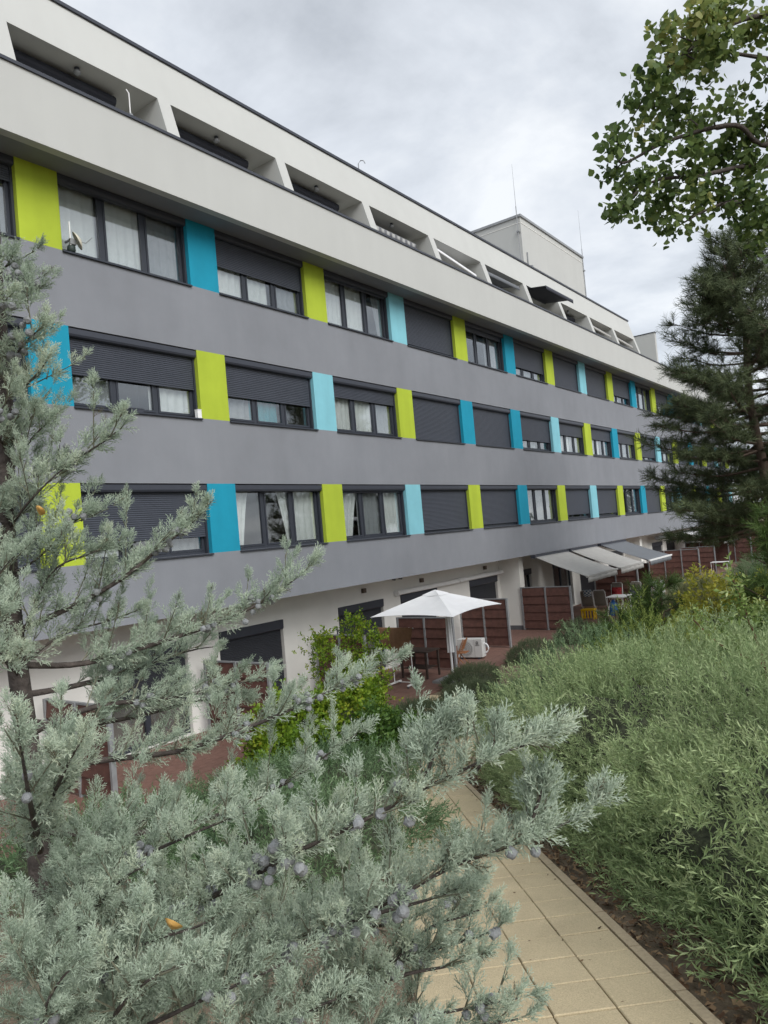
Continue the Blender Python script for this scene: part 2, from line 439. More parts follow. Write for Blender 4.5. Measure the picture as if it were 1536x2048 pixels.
# windows -----------------------------------------------------------
WW = BP - CW
def slats(w, hgt, y0=0.0):
    mb = MB(); n = max(1, int(round(hgt / 0.04))); p = hgt / n
    prof = []
    for i in range(n):
        z = i * p
        prof += [(0.0, z), (0.009, z + p * .25), (0.010, z + p * .65), (0.001, z + p * .92)]
    prof.append((0.0, hgt))
    for (x, z) in prof: mb.v += [(x, y0, z), (x, y0 + w, z)]
    for i in range(len(prof) - 1): mb.f.append((2 * i, 2 * i + 1, 2 * i + 3, 2 * i + 2))
    return mb
def frame_mesh(w, h, cols_=3, fr=0.065, mu=0.075):
    mb = MB(); xa, xb = -0.26, -0.19
    mb.box(xa, xb, 0, w, 0, fr); mb.box(xa, xb, 0, w, h - fr, h)
    mb.box(xa, xb, 0, fr, fr, h - fr); mb.box(xa, xb, w - fr, w, fr, h - fr)
    pw = (w - 2 * fr - (cols_ - 1) * mu) / cols_; spans = []
    for i in range(cols_):
        a = fr + i * (pw + mu)
        if i: mb.box(xa, xb, a - mu, a, fr, h - fr)
        # sash of the casement
        s0 = 0.045; xs0, xs1 = -0.235, -0.178
        mb.box(xs0, xs1, a + .003, a + pw - .003, fr + .003, fr + s0); mb.box(xs0, xs1, a + .003, a + pw - .003, h - fr - s0, h - fr - .003)
        mb.box(xs0, xs1, a + .003, a + s0, fr + s0, h - fr - s0); mb.box(xs0, xs1, a + pw - s0, a + pw - .003, fr + s0, h - fr - s0)
        spans.append((a + s0, a + pw - s0))
    return mb.mesh('window_frame'), spans, (fr + s0, h - fr - s0)
FR, SP, (PZ0, PZ1) = frame_mesh(WW, WH); FR.materials.append(ANTH)
pane_me = MB().box(-0.212, -0.206, 0, SP[0][1] - SP[0][0], PZ0, PZ1).mesh('pane'); pane_me.materials.append(GLASS)
sill_me = MB().box(-0.19, 0.045, -0.005, WW + 0.0, -0.032, -0.003).mesh('sill'); sill_me.materials.append(ANTH)
sill_me2 = sill_me
sb = MB().prism([(-0.17, 1.27), (-0.075, 1.27), (-0.035, 1.285), (-0.018, 1.32), (-0.018, 1.418), (-0.17, 1.418)], 0.003, WW - 0.003)
box_me = sb.mesh('shutter_box'); box_me.materials.append(DARKMET)
rail_me = MB().box(-0.178, -0.10, 0, 0.043, 0, 1.27).mesh('guide_rail'); rail_me.materials.append(ANTH)
room = MB()
room.poly([(-.3, 0, -.6), (-2.1, 0, -.6), (-2.1, WW, -.6), (-.3, WW, -.6)]); room.poly([(-.3, 0, 1.43), (-.3, WW, 1.43), (-2.1, WW, 1.43), (-2.1, 0, 1.43)])
room.poly([(-2.1, 0, -.6), (-2.1, 0, 1.43), (-2.1, WW, 1.43), (-2.1, WW, -.6)]); room.poly([(-.3, 0, -.6), (-.3, 0, 1.43), (-2.1, 0, 1.43), (-2.1, 0, -.6)]); room.poly([(-.3, WW, -.6), (-2.1, WW, -.6), (-2.1, WW, 1.43), (-.3, WW, 1.43)])
room_me = room.mesh('room'); room_me.materials.append(ROOM)
def curtain(y0, y1, z0=0.0, z1=1.38, y0b=None, y1b=None, folds=14, amp=0.018):
    """hanging folds; bottom may be gathered to y0b..y1b"""
    y0b = y0 if y0b is None else y0b; y1b = y1 if y1b is None else y1b
    ph = rnd.uniform(0, 6)
    def fn(u, v):
        t = 1 - v; k = t ** 0.8
        a = y0 + (y0b - y0) * k; b = y1 + (y1b - y1) * k
        return (-0.285 + amp * math.sin(u * folds * 2 * math.pi + ph) + 0.006 * math.sin(u * 47 + v * 3), a + (b - a) * u, z0 + (z1 - z0) * v)
    return MB().grid(fn, folds * 6, 8)
def window(row, k, closed, cur):
    z = SILL[row - 1]; y = Y0 + k * BP
    w = obj('window', FR, None, bld, (0, y, z))
    for a, b in SP: obj('pane', pane_me, None, w, (0, a, 0))
    obj('sill', sill_me, None, w); obj('shutter_box', box_me, None, w); obj('guide_rail', rail_me, None, w, (0, .002, 0)); obj('guide_rail', rail_me, None, w, (0, WW - .045, 0)); obj('room', room_me, None, w)
    if closed > 0.14:
        zb = max(0.0, WH * (1 - closed))
        hh = 1.275 - zb
        o = obj('shutter', slats(WW - 0.09, hh), SHUT, w, (-0.135, 0.045, zb))
    for kind, a, b, *rest in cur:
        m = {'w': CURT, 'g': CURTG, 't': CURTT}[kind]
        ab = rest[0] if rest else a; bb = rest[1] if len(rest) > 1 else b
        obj('curtain', curtain(a * WW, b * WW, 0, 1.40, ab * WW, bb * WW, max(3, int((b - a) * 16))).mesh('curtain', True), m, w)
WIN = {
 1: {0: (.76, [('w', .02, .30), ('g', .62, .98)]), 1: (.10, [('w', .0, .22, .02, .12), ('w', .50, .66, .62, .70), ('w', .68, .98)]), 2: (.15, [('w', .0, .33, .0, .2), ('g', .30, .66), ('w', .66, .98, .75, .99)]),
     3: (.95, []), 4: (.93, []), 5: (.14, [('g', .05, .95)]), 6: (.86, []), 7: (.90, []), 8: (.12, [('g', .4, .95)]), 9: (1.0, []), 10: (.30, [('g', 0, 1)]), 11: (.30, [('g', 0, 1)]), 12: (1.0, []), 13: (.5, []), 14: (.9, [])},
 2: {0: (.58, [('g', .05, .32), ('w', .62, .98)]), 1: (.60, [('t', .30, .62), ('g', .0, .3)]), 2: (.36, [('w', .02, .66), ('g', .66, 1)]), 3: (1.0, []), 4: (1.0, []), 5: (.74, [('g', .1, .6)]), 6: (.46, [('w', .25, .55), ('g', .55, .98)]),
     7: (.46, [('w', .05, .55), ('g', .6, .98)]), 8: (.46, [('w', .05, .5), ('g', .5, .98)]), 9: (.86, []), 10: (.60, [('g', .0, .98)]), 11: (1.0, []), 12: (.6, []), 13: (1.0, []), 14: (.5, [])},
 3: {0: (.0, [('w', .0, .31), ('w', .33, .66), ('g', .67, .99)]), 1: (.54, [('w', .0, .62), ('g', .66, .99)]), 2: (.15, [('w', .0, .64), ('g', .8, .98, .9, .99)]), 3: (.93, []), 4: (.22, [('g', .6, 1)]), 5: (.74, [('g', .0, 1)]), 6: (1.0, []), 7: (1.0, []),
     8: (.72, [('w', .1, .5)]), 9: (.14, [('w', .1, .45), ('g', .5, 1)]), 10: (.62, [('w', .1, .6)]), 11: (1.0, []), 12: (.4, [('g', 0, 1)]), 13: (1.0, []), 14: (.6, [])}}
for row in (1, 2, 3):
    for k in range(KA, KB):
        c, cu = WIN[row].get(k, (rnd.choice([.3, .6, 1.0]), [('g', 0, 1)]))
        window(row, k, c, cu)

# upper storey: slanted wall with loggias ---------------------------------------
def xw(z): return -0.71 - (z - 13.85) * 0.285            # slanted wall face
ZL, ZR = 13.85, 15.03
JA, JB = -4, 10
fin = MB().prism([(-2.2, 11.2), (xw(11.2), 11.2), (xw(ZL), ZL), (-2.2, ZL)], -0.34, 0).mesh('loggia_fin'); fin.materials.append(CREAM)
for j in range(JA, JB + 1):
    obj('loggia_fin', fin, None, bld, (0, Y0 + j * BP - 0.33, 0))
ya, yb = Y0 + JA * BP - .67, Y0 + JB * BP - 0.33
part('upper_wall', MB().prism([(-2.2, ZL), (xw(ZL), ZL), (xw(ZR), ZR), (-2.2, ZR)], ya, yb), CREAM)
part('roof_edge', MB().prism([(-2.4, ZR), (xw(ZR) + 0.05, ZR), (xw(ZR) + 0.05, ZR + .07), (-2.4, ZR + .07)], ya - .05, yb + .05), DARKMET)
part('loggia_back_wall', MB().box(-2.3, -2.2, ya, yb, 11.2, ZR), CREAM)
part('loggia_floor', MB().box(-2.2, 0.515, YA, YB, 11.065, 11.2), mat('loggia_floor_tile', (.4, .39, .36), .8, .1, 3))
part('core_wall', MB().box(-12.0, -2.35, YA, yb, 0, ZR - 0.02), CREAM)
part('core_wall', MB().box(-12.0, -2.35, yb + .003, YB, 0, 11.15), CREAM)
part('roof', MB().box(-12.1, -2.41, ya, yb, ZR - .015, ZR + .06), mat('roof_felt', (.2, .2, .2), .9, .2, 2))
# terrace screen wall past the end of the upper storey
part('screen_wall', MB().box(-2.2, -0.66, 46.8, 47.1, 11.205, 14.98), CREAM)
part('screen_wall_cap', MB().box(-2.23, -0.62, 46.77, 47.13, 14.98, 15.03), DARKMET)
# lift house on the roof
lh = part('lift_house', MB().box(-5.75, -3.0, 33.69, 41.95, ZR + .065, 19.1), CREAM)
obj('lift_house_cap', MB().box(-5.82, -2.93, 33.62, 42.02, 19.1, 19.22), GALV, lh)
obj('seam', MB().box(-2.999, -2.985, 33.72, 41.9, 18.80, 18.83).box(-5.7, -3.03, 33.675, 33.689, 18.80, 18.83), WHITE, lh)
obj('vent_pipe', MB().tube([(-2.96, 34.1, 16.2), (-2.96, 34.1, 17.4)], .03).box(-3.0, -2.93, 34.5, 34.62, 16.7, 16.85), GALV, lh)
for i, (x, y, zt) in enumerate(((-3.1, 33.6, 21.75), (-2.96, 41.95, 21.95))):
    t_ = thing('lightning_rod', ('thin lightning rod on the near corner of the lift house', 'thin lightning rod on the far corner of the lift house')[i], 'lightning rod', (x, y, ZR), group='lightning rods on the lift house')
    obj('mast', MB().tube([(0, -.04, .05), (0, -.04, 4.6)], .022, 6).tube([(0, -.04, 4.6), (0, -.04, zt - ZR)], [.012, .005], 5), GALV, t_)
    obj('bracket', MB().box(-.08, .05, -.08, 0.085, 3.3, 3.36).box(-.08, .05, -.08, 0.085, 1.2, 1.26), GALV, t_)
t_ = thing('roof_vent', 'little bent pipe sticking up from the roof edge', 'pipe', (-1.12, 17.9, ZR + .07))
obj('pipe', MB().tube([(0, 0, -.01), (0, 0, .25), (.08, .02, .33), (.18, .04, .30), (.22, .05, .2)], .015, 6), GALV, t_)

# ground floor --------------------------------------------------------
XG = -1.3
openings = []
for n_ in range(-3, 7):
    for o0, ty in ((11.13, 'A'), (15.36, 'B')):
        y = o0 + 7.2 * n_
        if YA + .5 < y < YB - 2.6: openings.append((y, ty))
openings.sort()
GW, GT = 2.07, 2.08
gw = MB(); yc = YA
for y, ty in openings:
    gw.box(XG - .3, XG, yc, y, 0, 2.735); gw.box(XG - .3, XG, y, y + GW, GT, 2.735); gw.box(XG - .3, XG, y, y + GW, 0, 0.04); yc = y + GW
gw.box(XG - .3, XG, yc, YB, 0, 2.735)
part('ground_floor_wall', gw, WHITE)
part('ground_soffit', MB().box(XG - .3, -0.302, YA, YB, 2.74, 2.9), WHITE)
for yf in (-3.96, 10.44 - 14.4 + 14.4 + 14.4, 39.24, 53.64):
    part('wall_fin', MB().box(XG + .003, -0.45, yf, yf + .35, 0, 2.732), WHITE)
    part('plinth', MB().box(XG + .004, -0.444, yf - .006, yf + .356, -.05, .16), mat('plinth_grey', (.13, .13, .14), .9, .1, 4))
part('end_pier', MB().box(XG + .003, 0, YB - .5, YB - .003, 0, 2.73), WHITE)
doorf = MB(); doorf.box(-.17, -.1, 0, .07, 0.04, 2.08); doorf.box(-.17, -.1, GW - .07, GW, 0.04, 2.08); doorf.box(-.17, -.1, .07, GW - .07, .04, .14); doorf.box(-.17, -.1, .07, GW - .07, 1.9, 2.08)
doorf.box(-.17, -.1, GW / 2 - .06, GW / 2 + .06, .14, 1.9)
doorf = doorf.mesh('door'); doorf.materials.append(ANTH)
dpane = MB().box(-.14, -.134, 0, GW / 2 - .13, .14, 1.9).mesh('pane'); dpane.materials.append(GLASS)
dbox = MB().prism([(-.095, 1.84), (.0, 1.84), (.03, 1.87), (.035, 2.075), (-.095, 2.075)], 0.004, GW - .004).mesh('shutter_box'); dbox.materials.append(DARKMET)
droom = MB(); droom.box(-1.0, -.31, 0, GW, 0.0, 2.3)
droom = droom.mesh('room'); droom.materials.append(ROOM); 
for i_, (y, ty) in enumerate(openings):
    d_ = obj('balcony_door', doorf, None, bld, (XG, y, 0))
    for a in (.07, GW / 2 + .06): obj('pane', dpane, None, d_, (0, a, 0))
    obj('shutter_box', dbox, None, d_)
    cl = 1.0 if (ty == 'A' or y > 20) else 0.42
    if 25 < y < 31: cl = 0.0
    if cl: obj('shutter', slats(GW - .08, 1.80 * cl), mat('door_shutter', (.035, .038, .046), .5, .05, 4) if i_ == 0 else bpy.data.materials['door_shutter'], d_, (-.075, .04, 1.85 - 1.80 * cl))
    obj('room', droom, None, d_)

# ------------------------------------------------------------------ terraces: decking planks
terrace = tag(obj('terrace', None), kind='structure')
part('deck_base', MB().box(XG + .002, 1.78, YA, YB, -0.10, -0.035), mat('deck_gap', (.03, .018, .014), .9, .1, 3), terrace)
pl = MB().box(-.0675, .0675, 0, 3.592, -.034, .0); plm = pl.mesh('plank'); plm.materials.append(DECK)
for k in range(-1, 6):
    for i in range(22):
        obj('plank', plm, None, terrace, (XG + .075 + i * .14, 6.84 + (k - 1) * 3.6 + .002, rnd.uniform(-.002, .002)))
part('deck_slab', MB().box(XG + .004, 1.75, 24.86, YB, -.034, 0), DECK, terrace)
part('deck_edge', MB().box(1.752, 1.785, YA, YB, -.12, .002), DECK, terrace)

# privacy screens: galvanised posts, overlapping red-brown planks
ORD = ['leftmost', 'second', 'third', 'fourth', 'fifth', 'sixth', 'seventh', 'eighth', 'ninth', 'tenth', 'eleventh', 'twelfth', 'thirteenth', 'fourteenth', 'fifteenth']
def screen(y, x0, x1, npan, top, label, rows=5):
    t = thing('privacy_screen', label, 'screen', (x0, y, 0), group='red-brown plank screens between the terraces')
    w = (x1 - x0) / npan; h = (top - .08) / rows
    m = MB(); lean = .012
    # a weatherboard with its lower edge proud
    m.prism([(0, 0), (1, 0), (1, 1), (0, 1)], 0, 1)
    pm_ = MB()
    pm_.v = [(.03, -.050, 0), (w - .03, -.050, 0), (w - .03, -.012, 0), (.03, -.012, 0), (.03, -.014, h + .006), (w - .03, -.014, h + .006), (w - .03, .006, h + .006), (.03, .006, h + .006)]
    pm_.f = [(0, 3, 2, 1), (4, 5, 6, 7), (0, 1, 5, 4), (1, 2, 6, 5), (2, 3, 7, 6), (3, 0, 4, 7)]
    me = pm_.mesh('plank'); me.materials.append(BROWN)
    for p in range(npan):
        for r in range(rows):
            o = obj('plank', me, None, t, (p * w, rnd.uniform(-.003, .003), .06 + r * h))
            o.rotation_euler = (0, rnd.uniform(-.004, .004), 0)
    po = MB().box(-.028, .028, -.06, .03, 0, top + .015).mesh('post'); po.materials.append(GALV)
    for p in range(npan + 1): obj('post', po, None, t, (p * w, 0, 0))
    obj('top_rail', MB().box(.03, x1 - x0 - .03, -.035, .03, top - .02, top + .012), GALV, t)
    return t
SC = [(6.84, -.96, .97, 2, 1.58, 'plank screen hidden behind the cypress trunk at the far left'),
      (10.44, -.96, .97, 2, 1.58, 'plank screen behind the cypress, in front of the closed shutter'),
      (14.04, -.96, .60, 2, 1.56, 'plank screen overgrown by the climbing vine'),
      (17.64, -.96, .92, 2, 1.48, 'dark plank screen under the white parasol'),
      (21.24, -.94, .80, 2, 1.57, 'plank screen right behind the air conditioner, beside the parasol'),
      (24.84, -.43, 1.47, 2, 1.56, 'plank screen standing in front of the white wall fin'),
      (32.04, -.34, 1.58, 2, 1.56, 'plank screen under the grey awnings behind the folding chairs'),
      (35.64, -.9, 1.0, 2, 1.5, 'plank screen behind the dark grey awning'),
      (42.84, -1.2, 1.57, 3, 1.66, 'wide three-panel plank screen just right of the dark awning'),
      (46.44, -.3, 1.6, 2, 1.58, 'plank screen right behind the wide three-panel one'),
      (50.04, -.9, 1.64, 3, 1.68, 'dark plank screen below the white far awning'),
      (53.64, -.7, 2.3, 3, 1.69, 'plank screen below the tip of the white far awning'),
      (57.24, -.4, 2.75, 3, 1.75, 'last plank screen at the far end of the terraces')]
for s_ in SC: screen(*s_)

# awnings
def awning(y0, y1, xb, zb, xf, zf, m, label, vh=0.2, barm=None, mv=None):
    t = thing('awning', label, 'awning', (xb, (y0 + y1) / 2, zb), group='fabric awnings over the terraces')
    hy = (y1 - y0) / 2; dx_, dz_ = xf - xb, zf - zb
    def top(u, v):
        s = u; sag = -.035 * math.sin(math.pi * s) * (1 + .2 * math.sin(v * 9)); return (dx_ * s, -hy + .06 + (2 * hy - .12) * v, dz_ * s + sag)
    fb = MB().grid(top, 10, 12); o = obj('fabric', fb.mesh('fabric', True), m, t); sm = o.modifiers.new('thickness', 'SOLIDIFY'); sm.thickness = .006
    def va(u, v): return (dx_ + .02 + .012 * math.sin(v * 30), -hy + .06 + (2 * hy - .12) * v, dz_ - .02 - vh * u + .008 * math.sin(v * 43) * u)
    o = obj('valance', MB().grid(va, 2, 40).mesh('valance', True), mv or m, t); sm = o.modifiers.new('thickness', 'SOLIDIFY'); sm.thickness = .006
    obj('front_bar', MB().box(dx_ - .03, dx_ + .04, -hy, hy, dz_ - .035, dz_ + .03), barm or m, t)
    obj('cassette', MB().box(-.12, .06, -hy, hy, -.06, .06), DARKMET, t)
    for s in (-1, 1):
        yy = s * (hy - .18); mid = (dx_ * .5, s * (hy - .75), dz_ * .5 - .12)
        obj('arm', MB().tube([(0, yy, -.06), mid, (dx_ - .02, yy, dz_ - .04)], .02, 6), GALV, t)
    return t
awning(25.1, 28.3, 0.06, 2.66, 2.02, 1.85, CANVG, 'pale grey awning nearest the white wall fin, over folding chairs')
awning(28.5, 31.5, 0.06, 2.66, 2.06, 1.84, CANVG, 'pale grey awning in the middle between pale and dark neighbours')
awning(32.0, 35.4, 0.06, 2.66, 2.15, 1.86, CANVD, 'dark grey awning with a white front bar', barm=WPAINT)
awning(46.6, 51.2, -0.2, 2.50, 2.1, 1.95, CANVAS, 'white awning far away at the end of the terraces', vh=.25)
def cassette(y0, y1, x, z, label, m, r=.085):
    t = thing('retracted_awning', label, 'awning', (x, y0, z), group='rolled-in awnings on the ground floor')
    prof = [(math.cos(a) * r, math.sin(a) * r * .95) for a in [i * math.pi / 6 for i in range(12)]]
    obj('housing', MB().prism([(p[0] + .1, p[1]) for p in prof], 0.04, y1 - y0 - .04).mesh('housing', False), m, t)
    obj('end_cap', MB().prism([(p[0] * 1.12 + .1, p[1] * 1.12) for p in prof], 0, .04), m, t)
    obj('end_cap', MB().prism([(p[0] * 1.12 + .1, p[1] * 1.12) for p in prof], y1 - y0 - .04, y1 - y0), m, t)
    obj('bracket', MB().box(-.0, .08, .4, .5, -.05, .05).box(0, .08, y1 - y0 - .5, y1 - y0 - .4, -.05, .05), GALV, t)
    obj('front_profile', MB().box(.1 + r * .9, .1 + r * 1.25, .05, y1 - y0 - .05, -.05, .0), m, t)
cassette(18.0, 21.6, XG, 2.17, 'white rolled-in awning housing above the parasol', WPAINT)
cassette(21.62, 25.2, XG, 2.18, 'white rolled-in awning housing next to the white wall fin', WPAINT)
cassette(43.2, 46.2, XG + .5, 2.4, 'rolled-in awning housing on the far white wall', GALV, .12)
# wall lamps
LAMP = mat('lamp_bronze', (.12, .09, .07), .5, .1, 5)
for y, z, lb in ((16.5, 2.42, 'small square bronze wall lamp left of the parasol'), (19.5, 2.41, 'small square bronze wall lamp above the rolled-in awning'), (23.7, 2.44, 'small square bronze wall lamp nearest the white wall fin'), (37.5, 2.45, 'small square wall lamp on the far white wall')):
    t = thing('wall_lamp', lb, 'lamp', (XG, y, z), group='square wall lamps on the ground floor')
    obj('body', MB().box(.012, .10, -.065, .065, -.065, .065), LAMP, t); obj('back_plate', MB().box(0, .0125, -.05, .05, -.05, .05), GALV, t)
for i, y in enumerate((18.0, 18.35)):
    t = thing('wall_sensor', ('left', 'right')[i] + ' one of two small grey sensors under the grey facade', 'sensor', (XG, y, 2.6), group='small wall sensors')
    obj('housing', MB().tube([(.0, 0, 0), (.1, 0, -.02)], .035, 8), GALV, t); obj('lens', MB().tube([(.1, 0, -.02), (.112, 0, -.022)], .02, 8), DARKMET, t)

# loggia fittings --------------------------------------------------------
def yl(j): return Y0 + j * BP - .33
def blindbox(j, a, b, label, m=CANVN, x=-1.30, z=13.69, r=.13):
    t = thing('blind_roll', label, 'blind', (x, yl(j) + a, z), group='dark rolled blinds in the top floor loggias')
    obj('roll', MB().prism([(math.cos(q) * r, math.sin(q) * r) for q in [i * math.pi / 6 for i in range(12)]], 0, b - a), m, t)
    obj('hanger', MB().box(-.03, .03, .1, .14, .05, .155).box(-.03, .03, b - a - .14, b - a - .1, .05, .155), GALV, t)
blindbox(0, .02, 2.55, 'dark rolled blind in the first top floor loggia from the left')
blindbox(1, .02, 2.75, 'dark rolled blind in the second top floor loggia from the left')
blindbox(2, .02, 2.75, 'dark rolled blind in the third top floor loggia from the left')
blindbox(7, .1, 2.9, 'dark rolled blind in the loggia right after the black awning')
STRIPE = bpy.data.materials.new('striped_canvas'); STRIPE.use_nodes = True
_t = STRIPE.node_tree; _b = _t.nodes['Principled BSDF']; _b.inputs['Roughness'].default_value = .85
_w = N(_t, 'ShaderNodeTexWave', bands_direction='Y'); _w.inputs['Scale'].default_value = 1.1; _g = N(_t, 'ShaderNodeNewGeometry'); _r = N(_t, 'ShaderNodeValToRGB')
_r.color_ramp.elements[0].color = (.16, .165, .18, 1); _r.color_ramp.elements[1].color = (.42, .42, .41, 1); _r.color_ramp.interpolation = 'CONSTANT'; _r.color_ramp.elements[1].position = .5
_t.links.new(_g.outputs['Position'], _w.inputs['Vector']); _t.links.new(_w.outputs['Fac'], _r.inputs[0]); _t.links.new(_r.outputs[0], _b.inputs['Base Color'])
def logawn(j, a, b, x0, z0, x1, z1, m, label, scallop=0.0, vh=.12, tilt=0.0):
    t = thing('loggia_awning', label, 'awning', (x0, yl(j) + a, z0), group='small awnings in the top floor loggias')
    L = b - a
    def fn(u, v): return ((x1 - x0) * u, L * v, (z1 - z0) * u + tilt * v * u)
    o = obj('fabric', MB().grid(fn, 3, 8).mesh('fabric', True), m, t); o.modifiers.new('thickness', 'SOLIDIFY').thickness = .008
    def va(u, v): return ((x1 - x0) + .01, L * v, (z1 - z0) + tilt * v - u * (vh + scallop * abs(math.sin(v * L * 7))))
    o = obj('valance', MB().grid(va, 2, 60).mesh('valance', True), m, t); o.modifiers.new('thickness', 'SOLIDIFY').thickness = .008
    obj('roller', MB().tube([(0, 0, .03), (0, L, .03)], .06, 8), DARKMET, t)
    obj('front_bar', MB().tube([(x1 - x0, 0, z1 - z0), (x1 - x0, L, z1 - z0 + tilt)], .022, 6), GALV, t)
logawn(3, .1, 2.9, -1.6, 13.72, -1.0, 13.52, STRIPE, 'striped scalloped awning in the fourth loggia from the left', .06)
logawn(4, .1, 2.9, -1.6, 13.75, -.75, 13.58, CANVAS, 'slanting white awning in the fifth loggia from the left', 0, .1, -.3)
logawn(5, .1, 2.9, -1.5, 13.78, -.72, 13.6, CANVD, 'grey flat awning in the loggia left of the black awning', 0, .14)
logawn(6, .1, 3.0, -1.2, 13.80, 0.1, 13.62, CANVN, 'black awning sticking out of its loggia over the parapet', 0, .16)
logawn(8, .1, 3.0, -1.4, 13.78, -.72, 13.5, CANVG, 'pale grey awning in the second to last loggia', 0, .12, -.1)
logawn(9, .1, 3.0, -1.4, 13.78, -.72, 13.5, CANVG, 'pale grey awning in the last loggia on the right', 0, .12, -.1)
for j in (0, 1, 2, 3, 7):
    t = thing('ceiling_lamp', 'round ceiling lamp in top floor loggia number %s from the left' % ('one', 'two', 'three', 'four', '', '', '', 'eight')[j], 'lamp', (-1.0, yl(j) + 1.55, ZL), group='round lamps on the loggia ceilings')
    obj('socket', MB().tube([(0, 0, -.001), (0, 0, -.05)], .05, 10), DARKMET, t)
    obj('globe', MB().tube([(0, 0, -.05), (0, 0, -.08), (0, 0, -.12), (0, 0, -.15)], [.05, .075, .07, .03], 12).mesh('globe', True), GALV, t)
t = thing('flag_holder', 'thin white pole clamped behind the parapet in front of the first loggia', 'pole', (.40, yl(0) + 1.55, 12.2))
obj('pole', MB().tube([(.2, 0, 0), (.2, 0, .42), (.17, -.03, .5)], .012, 6), WPAINT, t); obj('clamp', MB().box(.17, .23, -.03, .03, -.06, .03), GALV, t)
# potted plants on the far parapet
for i, (y, lb) in enumerate(((44.4, 'spiky dry plant on the far parapet next to the screen wall'), (48.3, 'low plant on the far end of the parapet'))):
    t = thing('parapet_plant', lb, 'plant', (.3, y, 11.2)); mb = MB()
    for q in range(26):
        a = rnd.uniform(0, 6.28); h = rnd.uniform(.3, .8); mb.tube([(0, rnd.uniform(-.8, .8), .7), (math.cos(a) * .2, rnd.uniform(-1, 1), .9 + h * .6)], [.012, .004], 3)
    obj('pot', MB().box(-.1, .1, -.9, .9, 0, .72), GALV, t); obj('stalks', mb, STEM, t)

# satellite dish on the sill of the third floor window
t = thing('satellite_dish', 'small cream satellite dish with white mast on the top row window sill', 'satellite dish', (0.03, Y0 + .13, 9.50))
obj('mast', MB().tube([(0.0, .02, .12), (0.0, .02, .55)], .014, 8), WPAINT, t)
obj('bracket', MB().box(-.16, .02, -.0, .03, .20, .23).box(-.02, .03, .0, .12, .14, .24), GALV, t)
def dish(u, v):
    r = .165 * u; a = v * 2 * math.pi
    p = Vector((r * math.cos(a), r * math.sin(a), -.9 * r * r / .13 * .35)); q = Vector((.45, .75, .42)).to_track_quat('Z', 'X')
    p = q @ p; return (p.x + .03, p.y + .20, p.z + .26)
o = obj('reflector', MB().grid(dish, 5, 20).mesh('reflector', True), mat('dish_cream', (.66, .62, .5), .6, .03, 5), t); o.modifiers.new('thickness', 'SOLIDIFY').thickness = .006
obj('arm', MB().tube([(.02, .08, .2), (.12, .25, .18), (.2, .33, .28)], .008, 5), GALV, t)
obj('dish_foot', MB().tube([(-.05, .06, 0), (-.05, .06, .05), (-.05, .06, .12), (-.05, .06, .16)], [.05, .075, .07, .03], 12).mesh('dish_foot', True), mat('pot_dark', (.03, .045, .04), .6, .1, 5), t)
# gadgets on lower sills
for (y, z, w, h, m, lb) in ((Y0 + 2.72, 6.7, .10, .17, WPAINT, 'small white box on the sill at the end of the left middle window'), (Y0 + 1.15, 6.7, .26, .06, DARKMET, 'small black box lying on the left middle window sill'), (Y0 + .95, 3.9, .13, .16, GALV, 'small grey box on the left lower window sill')):
    t = thing('sill_box', lb, 'box', (0, y, z)); obj('case', MB().box(-.06, .03, 0, w, -.002, h), m, t); obj('lid', MB().box(-.065, .035, -.004, w + .004, h, h + .012), m, t)

# ------------------------------------------------------------------ parasol
t = thing('parasol', 'white square parasol over the terrace', 'parasol', (1.95, 15.3, 0))
hw = 1.18; rz_, az_ = 1.98, 2.46
can = MB()
def cnp(u, v):   # u radius 0..1, v around
    a = v * 4; sidx = int(a) % 4; f = a - int(a)
    cs = [(-1, -1), (1, -1), (1, 1), (-1, 1)]
    c0, c1 = cs[sidx], cs[(sidx + 1) % 4]
    bow = 1 - .07 * 4 * f * (1 - f) * u
    x = (c0[0] + (c1[0] - c0[0]) * f) * hw * u * bow; y = (c0[1] + (c1[1] - c0[1]) * f) * hw * u * bow
    z = az_ + (rz_ - az_) * (u ** 1.08) - .05 * math.sin(math.pi * u) * 4 * f * (1 - f) + .04 * 4 * f * (1 - f) * u * u
    return (x, y, z)
can.grid(cnp, 10, 48)
o = obj('canopy', can.mesh('canopy', False), CANVAS, t); o.modifiers.new('thickness', 'SOLIDIFY').thickness = .005
vt = MB()
def vnt(u, v):
    x, y, z = cnp(u * .2, v); return (x, y, z + .035 - .02 * u)
vt.grid(vnt, 2, 24); o = obj('vent', vt, CANVAS, t); o.modifiers.new('thickness', 'SOLIDIFY').thickness = .004
for s in ((-1, -1), (1, -1), (1, 1), (-1, 1)):
    obj('rib', MB().tube([(0, 0, az_ - .05), (s[0] * hw * .5, s[1] * hw * .5, (az_ + rz_) / 2 - .035), (s[0] * hw * .985, s[1] * hw * .985, rz_ - .02)], .011, 5), GALV, t)
PX_, PY_ = -.38, 1.08       # side post carrying the canopy on an arm
obj('post', MB().tube([(PX_, PY_, .05), (PX_, PY_, 1.98)], .03, 10), WPAINT, t)
obj('arm', MB().tube([(PX_, PY_, 1.95), (PX_ * .5, PY_ * .5, 2.14), (0, 0, 2.36)], .02, 8), WPAINT, t)
obj('base', MB().box(PX_ - .4, PX_ + .4, PY_ - .4, PY_ + .4, .0, .06), GALV, t)
def dr(u, v):
    a = u * 2 * math.pi; r = .085 + .016 * math.sin(u * 40) - .03 * v; return (PX_ + r * math.cos(a), PY_ + r * math.sin(a), .75 + 1.1 * v)
obj('gathered_cover', MB().grid(dr, 60, 6).mesh('gathered_cover', True), CANVAS, t)

